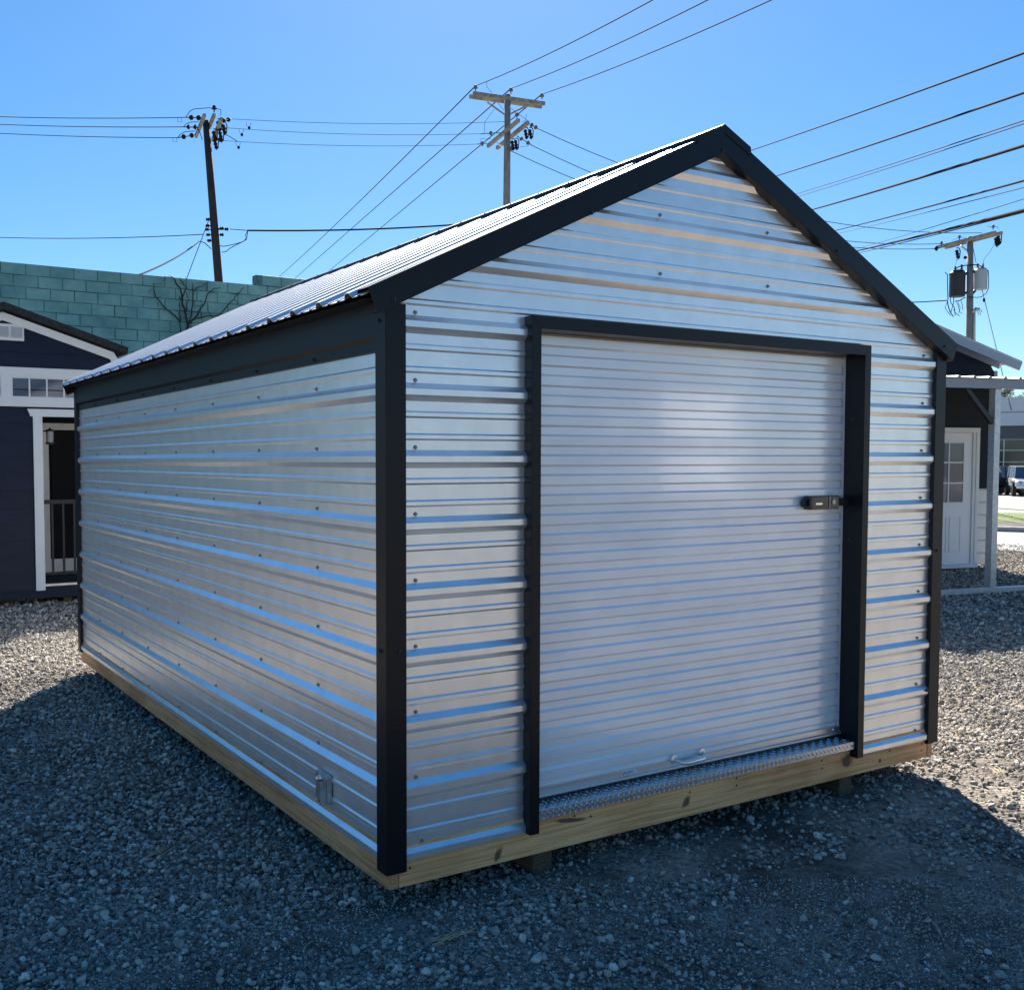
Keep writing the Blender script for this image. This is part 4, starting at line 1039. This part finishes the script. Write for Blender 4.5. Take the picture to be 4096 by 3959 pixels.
# ------------------------------------------------------------------ utility poles
def ins_pin(mb, p, k=1.):    # upright pin insulator
    mb.lathe(p, (0, 0, 1), [(0, .02), (.09 * k, .02), (.10 * k, .075 * k), (.13 * k, .085 * k), (.15 * k, .04 * k), (.18 * k, .06 * k), (.21 * k, .045 * k), (.23 * k, .01)], 10)
def ins_string(mb, p0, p1, n=2, r=.09):
    p0 = Vector(p0); p1 = Vector(p1); mb.tube([p0, p1], .018, 5); L_ = (p1 - p0).length; d = (p1 - p0).normalized()
    for i in range(n):
        q = L_ * (i + .7) / (n + .4); mb.lathe(p0 + d * q, d, [(-.05, .03), (-.03, r), (.0, r * .95), (.06, .035)], 10)
def cutout(mb, p, s=1.):
    p = Vector(p); q = lambda a, b, c: p + (Vector(Rt) * a + Vector((0, 0, 1)) * c) * s
    mb.tube([q(0, 0, 0), q(.1, 0, .0), q(.16, 0, -.12), q(.14, 0, -.42), q(.05, 0, -.5)], .022 * s, 6)
    mb.lathe(q(.0, 0, -.08), (Vector(Rt) * .2 + Vector((0, 0, -1))), [(0, .04 * s), (.06, .085 * s), (.12, .05 * s), (.18, .085 * s), (.24, .05 * s), (.30, .08 * s), (.36, .03 * s)], 8)
def wire(name, a, b, r, sag, label, m='cable_bare', n=18, extra=None):
    a = Vector(a); b = Vector(b); P = [a.lerp(b, t / n) - Vector((0, 0, 4 * sag * (t / n) * (1 - t / n))) for t in range(n + 1)]
    o = MB().tube(P, r, 6).build(name, m); tag(o, label, 'wire' if name == 'power_line' else 'cable', 'overhead wires and cables'); return o

c2 = lambda x, y, D: at(600 + x / 2.3675, 350 + y / 2.3675, D)
# pole 1, leaning dark pole
P1t = Vector(c2(530, 320, 36)); P1m = Vector(c2(652, 1850, 36)); dd = (P1m - P1t) / (P1t.z - P1m.z)
P1b = P1t + dd * (P1t.z + .1)
u1 = thing('utility_pole', 'dark leaning utility pole rising behind the teal block wall', 'utility pole', P1b, 'utility poles')
MB().tube([P1b, P1b.lerp(P1t, .4), P1b.lerp(P1t, .8), P1t], [.185, .165, .135, .12], 14).build('pole_shaft', 'creosote_pole', u1)
def hbeam(p, q, w_, h_, nm, m, par):
    z = (p[2] + q[2]) / 2; p = Vector((p[0], p[1], z)); q = Vector((q[0], q[1], z)); return MB().beam(p, q, w_, h_).build(nm, m, par), p, q
arms1 = []
for (a, b, Da, Db) in (((516, 250), (435, 480), 34.9, 37.2), ((608, 255), (545, 420), 35.1, 36.8), ((675, 280), (595, 520), 34.9, 37.2)):
    o, p, q = hbeam(c2(*a, Da), c2(*b, Db), .10, .12, 'crossarm', 'crossarm_wood', u1); arms1.append((p, q))
ends_l = []; ends_r = []
for i, ((lx_, ly_), f) in enumerate((((340, 285), .12), ((318, 375), .55), ((262, 478), .9))):
    p, q = arms1[0]; st_ = p.lerp(q, f); e = Vector(c2(lx_, ly_, 36)); e = Vector((e.x, e.y, e.z)); mb = MB(); ins_string(mb, st_, e); mb.build('strain_insulator', 'insulator_brown', u1); ends_l.append(e)
for i, ((lx_, ly_), f) in enumerate((((775, 300), .1), ((730, 385), .5), ((690, 505), .9))):
    p, q = arms1[2]; st_ = p.lerp(q, f); e = Vector(c2(lx_, ly_, 36)); mb = MB(); ins_string(mb, st_, e, 2, .08); mb.build('strain_insulator', 'insulator_brown', u1); ends_r.append(e)
mb = MB(); ins_pin(mb, Vector(c2(608, 238, 35.1)), 1.1); mb.build('pin_insulator', 'insulator_brown', u1)
for (x, y) in ((640, 300), (600, 395), (610, 470), (690, 330), (660, 400)):
    mb = MB(); cutout(mb, c2(x, y, 35.8), .9); mb.build('fuse_cutout', 'insulator_brown', u1)
for pts in (((340, 285), (380, 225), (420, 205), (555, 195), (605, 200)), ((605, 200), (670, 210), (672, 265)), ((318, 375), (345, 345), (390, 330), (460, 327)), ((262, 478), (295, 440), (340, 420), (425, 415)), ((425, 350), (470, 420), (495, 500)), ((700, 440), (760, 470), (830, 515))):
    MB().tube([c2(x, y, 35.9) for x, y in pts], .013, 5).build('jumper_wire', 'cable_black', u1)
for (x, y, s_) in ((548, 1250, -1), (545, 1310, -1), (540, 1345, -1), (550, 1395, -1), (560, 1450, -1), (680, 1335, 1), (725, 1342, 1), (680, 1395, 1)):
    p = Vector(c2(x, y, 35.9)); mb = MB(); mb.lathe(p - Vector(Rt) * .07, Vector(Rt), [(0, .02), (.03, .07), (.07, .04), (.11, .07), (.14, .02)], 8); mb.tube([p, Vector(c2(600 if s_ < 0 else 640, y + 4, 36))], .02, 5); mb.build('spool_insulator', 'insulator_brown', u1)
wire('power_line', ends_l[0], at(-60, 466, 40), .014, .05, 'topmost thin wire running left from the leaning pole')
wire('power_line', ends_l[1], at(-60, 496, 41), .014, .05, 'middle of the three thin wires left of the leaning pole')
wire('power_line', ends_l[2], at(-60, 531, 42), .014, .05, 'lowest of the three thin wires left of the leaning pole')
wire('power_line', Vector(c2(500, 1392, 36)), at(-60, 948, 44), .016, .1, 'low thin wire running left from the leaning pole to the frame edge')
wire('guy_cable', Vector(c2(470, 1455, 36)), at(544, 1104, 24), .022, .1, 'black service cable sloping down left from the leaning pole to the block wall top', 'cable_black')
wire('guy_cable', Vector(c2(555, 1262, 36)), at(744, 1122, 34), .014, .0, 'thin steel guy wire dropping steeply beside the leaning pole', 'cable_black')
MB().tube([c2(470, 1455, 36), c2(520, 1475, 36), c2(580, 1530, 36)], .016, 5).build('service_drip_loop', 'cable_black', u1)
for (x, y) in ((282, 305), (235, 495)):
    MB().tube([c2(x - 18, y - 18, 36.2), c2(x - 20, y + 20, 36.2), c2(x + 20, y + 22, 36.2), c2(x + 15, y - 18, 36.2)], .008, 5).build('wire_clamp_loop', 'cable_bare', u1)
for (x, y) in ((932, 340), (863, 405), (832, 525)):
    mb = MB().tube([c2(x - 20, y - 8, 36.4), c2(x - 18, y + 22, 36.4), c2(x + 5, y + 35, 36.4), c2(x + 22, y + 20, 36.4), c2(x + 22, y - 4, 36.4)], .008, 5); mb.lathe(c2(x + 7, y + 30, 36.4), (0, 0, -1), [(0, .02), (.03, .05), (.07, .05), (.12, .01)], 6); mb.build('wire_clamp_loop', 'cable_black', u1)

# pole 2, middle
c33_ = lambda x, y, D: at(1800 + x / 2.45, 250 + y / 2.45, D)
P2t = Vector(c33_(565, 322, 38)); P2m = Vector(c33_(555, 1460, 38)); dd = (P2m - P2t) / (P2t.z - P2m.z); P2b = P2t + dd * (P2t.z + .5)
u2 = thing('utility_pole', 'weathered grey utility pole with two levels of crossarms above the shed roof', 'utility pole', P2b, 'utility poles')
MB().tube([P2b, P2b.lerp(P2t, .4), P2b.lerp(P2t, .8), P2t], [.18, .155, .13, .115], 14).build('pole_shaft', 'weathered_pole', u2)
o, p, q = hbeam(c33_(228, 312, 37.4), c33_(928, 398, 38.5), .10, .13, 'crossarm', 'crossarm_wood', u2); topA = (p, q)
o, p2, q2 = hbeam(c33_(192, 342, 37.7), c33_(896, 428, 38.8), .10, .13, 'crossarm', 'crossarm_wood', u2)
o, p3, q3 = hbeam(c33_(672, 572, 36.7), c33_(372, 818, 39.7), .11, .13, 'crossarm', 'crossarm_wood', u2)
o, p4, q4 = hbeam(c33_(765, 592, 36.8), c33_(462, 838, 39.8), .11, .13, 'crossarm', 'crossarm_wood', u2)
for (x, y, x2, y2, D_) in ((365, 390, 532, 510, 37.9), (735, 435, 595, 505, 38.1), (450, 785, 530, 838, 38.4)):
    MB().beam(c33_(x, y, D_), c33_(x2, y2, D_), .05, .05).build('arm_brace', 'crossarm_wood' if y < 700 else 'bright_steel', u2)
tops2 = []
for (x, y, D_) in ((250, 285, 37.5), (597, 310, 37.95), (902, 365, 38.4)):
    mb = MB(); b_ = Vector(c33_(x, y, D_)); ins_pin(mb, b_, 1.05); mb.build('pin_insulator', 'insulator_grey', u2); tops2.append(b_ + Vector((0, 0, .2)))
mb = MB(); ins_pin(mb, Vector(c33_(655, 552, 36.8)), 1.); mb.build('pin_insulator', 'insulator_grey', u2)
for (a, b) in (((495, 690), (305, 700)), ((362, 792), (268, 802)), ((590, 575), (525, 582))):
    mb = MB(); ins_string(mb, c33_(*a, 38), c33_(*b, 38), 1, .10); mb.build('strain_insulator', 'insulator_grey', u2)
e2r = []
for (a, b) in (((775, 600), (870, 655)), ((655, 722), (810, 818)), ((600, 830), (600, 870))):
    mb = MB(); ins_string(mb, c33_(*a, 37.6), c33_(*b, 38), 2 if b[1] < 840 else 1, .08); mb.build('strain_insulator', 'insulator_grey', u2); e2r.append(Vector(c33_(*b, 38)))
for (x, y) in ((735, 640), (780, 640), (640, 745), (605, 750)):
    mb = MB(); cutout(mb, c33_(x, y, 37.5), .85); mb.build('fuse_cutout', 'insulator_brown', u2)
for pts in (((362, 190), (360, 240), (410, 300)), ((335, 690), (340, 590), (430, 460)), ((295, 790), (300, 750), (400, 750)), ((470, 400), (530, 470)), ((600, 450), (660, 500), (760, 570)), ((690, 830), (760, 820), (790, 790)), ((750, 510), (740, 570), (700, 590))):
    MB().tube([c33_(x, y, 37.9) for x, y in pts], .008, 5).build('jumper_wire', 'cable_bare', u2)
for i, (uu_, vv_, lb) in enumerate(((2720, -60, 'leftmost'), (2950, -60, 'middle'), (3250, -75, 'rightmost'))):
    wire('power_line', tops2[i], at(uu_, vv_, 22), .015, .12, lb + ' of three wires rising right from the top crossarm of the middle pole')
for i, (a, D0, uu_, vv_, D_, lb) in enumerate(((tops2[0], 0, 1090, 1130, 95, 'leftmost'), (tops2[1], 0, 1150, 1140, 95, 'middle'), (tops2[2], 0, 1260, 1130, 95, 'rightmost'))):
    wire('power_line', a, at(uu_, vv_, D_), .022, .0 if i else .2, lb + ' of three wires sloping down left behind the middle pole toward the wall top')
# spans between poles 1 and 2
for i, (y2_, lb) in enumerate(((582, 'uppermost'), (700, 'middle'), (802, 'lowest'))):
    b_ = Vector(c33_((525, 305, 268)[i], y2_, 38)); wire('power_line', ends_r[i], b_, .008, .12, lb + ' thin wire of the three between the leaning pole and the middle pole')
wire('guy_cable', Vector(c2(755, 1342, 36)), Vector(c2(925, 1355, 36.2)), .014, 0, 'short thin lead joining the leaning pole to the thick bundled cable', 'cable_bare')
wire('service_cable', Vector(c2(925, 1355, 36.2)), at(2012, 884, 38), .030, .12, 'thick black bundled cable running right from the leaning pole behind the shed roof', 'cable_black')
for pts in (((925, 1355), (905, 1400), (915, 1440), (870, 1465), (780, 1490), (700, 1505), (660, 1500)), ((925, 1355), (918, 1420), (890, 1455), (800, 1500), (755, 1525), (715, 1558), (680, 1560))):
    MB().tube([c2(x, y, 36.1) for x, y in pts], .014, 5).build('drip_loop', 'cable_black', u1)

# pole 3, right, with two transformers
c5 = lambda x, y, D=42: at(3600 + x / 3.4436, 850 + y / 3.4436, D)
P3t = Vector(c5(967, 340)); P3m = Vector(c5(958, 1720)); dd = (P3m - P3t) / (P3t.z - P3m.z); P3b = P3t + dd * (P3t.z + .9)
u3 = thing('utility_pole', 'mossy utility pole carrying one dark and one light grey transformer above the grey shed', 'utility pole', P3b, 'utility poles')
MB().tube([P3b, P3b.lerp(P3t, .5), P3t], [.17, .155, .115], 14).build('pole_shaft', 'weathered_pole', u3)
o, pa, qa = hbeam(c5(530, 492, 43.4), c5(1315, 262, 40.6), .10, .13, 'crossarm', 'crossarm_wood', u3)
o, pb, qb = hbeam(c5(628, 505, 43.3), c5(1405, 262, 40.5), .10, .13, 'crossarm', 'crossarm_wood', u3)
MB().beam(c5(835, 455), c5(920, 525), .05, .05).build('arm_brace', 'dull_steel', u3)
for (x, y) in ((570, 465), (818, 380), (1283, 238)): mb = MB(); ins_pin(mb, Vector(c5(x, y, 42)), .9); mb.build('pin_insulator', 'insulator_grey', u3)
mb = MB(); ins_string(mb, c5(540, 492), c5(455, 500), 1, .11); mb.build('strain_insulator', 'insulator_brown', u3)
for (x, y) in ((780, 490), (1315, 320), (1350, 290)): mb = MB(); cutout(mb, c5(x, y), .95); mb.build('fuse_cutout', 'insulator_brown', u3)
def tank(x0, x1, y0, y1, D_, m, bush):
    xc_ = (x0 + x1) / 2; top = Vector(c5(xc_, y0, D_)); bot = Vector(c5(xc_, y1, D_)); r = (x1 - x0) / 2 / 3.4436 * D_ / CF; L_ = top.z - bot.z
    b_ = Vector((top.x, top.y, bot.z))
    t = MB().lathe(b_, (0, 0, 1), [(0, r * .93), (.02, r), (L_ * .86, r), (L_ * .865, r * 1.05), (L_ * .90, r * 1.05), (L_ * .905, r), (L_, r * .75), (L_ * 1.01, r * .3)], 20).build('transformer', m, u3)
    for (bx, by) in bush:
        q_ = Vector(c5(bx, by, D_)); mb = MB().lathe(q_, (0, 0, -1), [(0, .015), (.03, .05), (.06, .03), (.09, .06), (.13, .035), (.16, .065), (.2, .04), (.34, .04)], 8); mb.build('bushing', 'insulator_grey', t)
    return t
t1 = tank(692, 893, 800, 1160, 42.1, 'transformer_dark', ((762, 740), (850, 715)))
t2 = tank(1022, 1198, 772, 1062, 42.0, 'transformer_grey', ((1070, 700), (1142, 700))); t1['label'] = 'dark rusty transformer can'; t2['label'] = 'light grey transformer can'
MB().beam(c5(893, 850, 42.0), c5(925, 830, 42), .08, .12).beam(c5(885, 1115, 42.0), c5(925, 1100, 42), .06, .10).beam(c5(1000, 810, 42), c5(1028, 820, 42), .08, .12).beam(c5(1000, 1115, 42), c5(1035, 1070, 42), .07, .1).build('transformer_bracket', 'black_steel', u3)
for pts, r in ((((620, 825), (655, 860), (655, 1000), (660, 1210)), .018), (((760, 780), (820, 745), (900, 730), (1000, 722), (1080, 722), (1125, 750), (1135, 800)), .022), (((1190, 795), (1215, 800), (1222, 900), (1220, 1040), (1190, 1110), (1120, 1165), (1060, 1172), (930, 1165)), .016),
               (((650, 1210), (665, 1290), (690, 1370), (735, 1435)), .02), (((655, 1230), (620, 1310), (655, 1370), (700, 1420)), .012), (((690, 1170), (700, 1240), (750, 1310), (760, 1420)), .016), (((740, 1165), (740, 1240), (700, 1380)), .016),
               (((760, 1225), (820, 1215), (870, 1185), (900, 1170)), .02), (((780, 1230), (805, 1290), (820, 1370), (855, 1390)), .012), (((840, 1215), (860, 1280), (862, 1340)), .012), (((740, 1330), (760, 1380), (820, 1425)), .014), (((800, 1240), (830, 1310), (810, 1390)), .01),
               (((1305, 425), (1250, 530), (1160, 640), (1145, 700)), .008), (((1005, 480), (1050, 700)), .012), (((1195, 190), (1280, 205), (1340, 195), (1355, 230)), .008), (((790, 600), (765, 735)), .007), (((720, 390), (820, 345), (900, 350)), .007)):
    MB().tube([c5(x, y, 41.8) for x, y in pts], r, 5).build('jumper_wire', 'cable_black', u3)
MB().tube([c5(1025, 1770, 41.85), c5(1025, 1380, 41.85)], .045, 8).build('conduit', 'conduit', u3)
mb = MB().tube([c5(1000, 1385, 41.8), c5(1050, 1330, 41.7), c5(1095, 1325, 41.7)], [.05, .085, .04], 8)
for pts in (((1090, 1330), (1120, 1350), (1130, 1380)), ((1080, 1345), (1100, 1370), (1105, 1415)), ((1070, 1360), (1080, 1415))): mb.tube([c5(x, y, 41.7) for x, y in pts], .015, 5)
mb.build('weatherhead', 'dull_steel', u3)
mb = MB().lathe(c5(875, 622), (Vector(Rt)), [(0, .01), (.03, .06), (.1, .07), (.14, .03)], 8); mb.build('spool_insulator', 'insulator_brown', u3)
wire('guy_cable', Vector(c5(1130, 1065, 42)), at(4045, 1640, 30), .012, 0., 'thin guy wire dropping right of the pole with transformers', 'cable_black')
mb = MB().lathe(c5(1158, 1180, 41.4), (0, 0, -1), [(0, .02), (.04, .05), (.12, .05), (.16, .02)], 8); mb.build('guy_insulator', 'black_steel', u3)
# spans from pole 2 to pole 3
for i, (e_, lb) in enumerate((((1130, 283), 'uppermost'), ((545, 433), 'middle'), ((455, 500), 'lowest'))):
    wire('power_line', e2r[i], Vector(c5(*e_)), .013, 1.05, lb + ' of three sagging wires from the middle pole behind the roof to the transformer pole')
wire('service_cable', Vector(c5(650, 1213)), at(2006, 1120, 38), .022, .45, 'black service cable running left from under the transformers', 'cable_black')

# roadside cables passing at the right: far end left, near end beyond the right frame edge
d_ = lambda x, y: (x * 2.0898, y * 2.0898)
roadside = [((1390, 302), (1960, 97), .020, 'cable_black', 'highest cable leaving the shed ridge to the upper right', .25),
            ((1440, 349), (1960, 172), .022, 'cable_black', 'second highest cable of the roadside bundle at right', .3),
            ((1480, 382), (1960, 225), .012, 'cable_bare', 'upper of the pair of thin bright wires at right', .3),
            ((1480, 388), (1960, 231), .011, 'cable_bare', 'lower of the pair of thin bright wires at right', .3),
            ((1510, 411), (1960, 272), .030, 'cable_black', 'thick fourth cable down at right, below the thin bright pair', .35),
            ((1560, 448), (1960, 340), .020, 'cable_black', 'medium cable above the transformer pole, below the thick one', .3),
            ((1570, 452), (1960, 353), .009, 'cable_bare', 'hair-thin wire close under the medium cable at right', .3),
            ((1590, 485), (1960, 370), .008, 'cable_bare', 'faintest wire crossing between the medium cable and the lowest thick cable', .6),
            ((1590, 489), (1960, 398), .030, 'cable_black', 'lowest thick double cable passing over the transformer pole', .2)]
for (a, b, r, m_, lb, sg) in roadside:
    (ua, va), (ub, vb_) = d_(*a), d_(*b)
    # extend to the near side past the frame
    ux = ub + (ub - ua) * .35; vx = vb_ + (vb_ - va) * .35
    A_ = at(ua, va, 60); B_ = at(ux, vx, 16)
    A_ = Vector(A_); B_ = Vector(B_); dv_ = B_ - A_; up_ = Vector((0, 0, 1))
    o = wire('power_line' if m_ == 'cable_bare' else 'service_cable', A_ - dv_ * .8 + up_ * .25, B_ + dv_ * .7 + up_ * .25, r * 1.15, .3 + sg * .2, lb, m_, 60)
# lashed second strand under the lowest cable
(ua, va), (ub, vb_) = d_(1590, 494), d_(1960, 402)
A_ = Vector(at(ua, va, 60)); B_ = Vector(at(ub + (ub - ua) * .35, vb_ + (vb_ - va) * .35, 16)); dv_ = B_ - A_
o = wire('service_cable', A_ - dv_ * .8 + Vector((0, 0, .25)), B_ + dv_ * .7 + Vector((0, 0, .25)), .016, .34, 'slim strand lashed just under the lowest thick cable at right', 'cable_bare', 40)

# pale building added behind the viewer, shaped for its reflection in the door
pb = thing('added_pale_building', 'unseen pale building added for the bright patches mirrored in the roll-up door', 'building', (15, -12, 0))
q0 = Vector((12.6, -10.2, 0)); du_ = Vector((1, 0, 0)); dn = Vector((0, -1, 0))
mb = MB().box(-1.25, .55, 0, 3, .95, 1.65).box(-1.25, .55, 0, 3, 2.0, 2.9).xform(lambda p: (q0 + du_ * p[0] + dn * p[1] + Vector((0, 0, p[2])))[:]); mb.build('wall', 'pale_wall', pb)
mb = MB().box(-1.35, .65, -.02, 3.1, 0, .94).box(-1.35, .65, .03, 3.1, 1.66, 1.99).box(-1.4, .7, -.1, 3.1, 2.91, 3.1).xform(lambda p: (q0 + du_ * p[0] + dn * p[1] + Vector((0, 0, p[2])))[:]); mb.build('roof', 'facade_grey', pb)

# unseen low shed added behind the metal shed to cast shadow on the gravel
hs_ = thing('added_shadow_shed', 'unseen low grey shed added behind the metal shed to shade the gravel', 'shed', (3.1, 10.2, 0))
MB().box(1.55, 4.6, 9.0, 11.4, .12, 2.1).build('wall', 'grey_siding', hs_)
MB().prism([(1.45, 2.1), (4.7, 2.1), (4.7, 2.18), (3.08, 2.42), (1.45, 2.35)], 8.95, 11.5).build('roof', 'dark_shingle', hs_)
MB().box(2.6, 3.5, 8.97, 8.998, .15, 1.95).build('door', 'white_trim', hs_)
for xs in (1.8, 4.2): MB().box(xs, xs + .09, 9.05, 11.3, -.02, .119).build('skid', 'lumber_green', hs_)

# dry straw wisps and dead leaves on the gravel
mat('dry_straw', (.55, .42, .22), .8)
mb = MB(); rs_ = random.Random(5)
def wisp(x, y, a, L_):
    P = []; n = 6
    for i in range(n + 1):
        t = i / n; xx = x + math.cos(a + .5 * t) * L_ * t; yy = y + math.sin(a + .5 * t) * L_ * t
        P.append((xx, yy, float(height(xx, yy)) + .014 + .006 * math.sin(t * 3.1)))
    mb.tube(P, [.0008] + [.0014] * (n - 1) + [.0006], 4)
spots = [onplane(600, 3440, 2, 0), onplane(1765, 3790, 2, 0), onplane(1740, 3795, 2, 0), onplane(3990, 3100, 2, 0), onplane(3900, 2760, 2, 0), onplane(280, 2760, 2, 0)]
for p in spots:
    a0 = rs_.uniform(-.5, .5)
    for k in range(5): wisp(p[0] + rs_.uniform(-.03, .03), p[1] + rs_.uniform(-.015, .015), a0 + rs_.uniform(-.25, .25), rs_.uniform(.05, .13))
for k in range(26): wisp(rs_.uniform(-1.2, 3.6), rs_.uniform(-1.6, -.1), rs_.uniform(0, 6.28), rs_.uniform(.02, .06))
for k in range(10): wisp(rs_.uniform(-1.5, -.3), rs_.uniform(.3, 4.5), rs_.uniform(0, 6.28), rs_.uniform(.02, .07))
tag(mb.build('dry_straw', 'dry_straw'), 'thin pale straw wisps lying on the gravel', 'straw', kind='stuff')
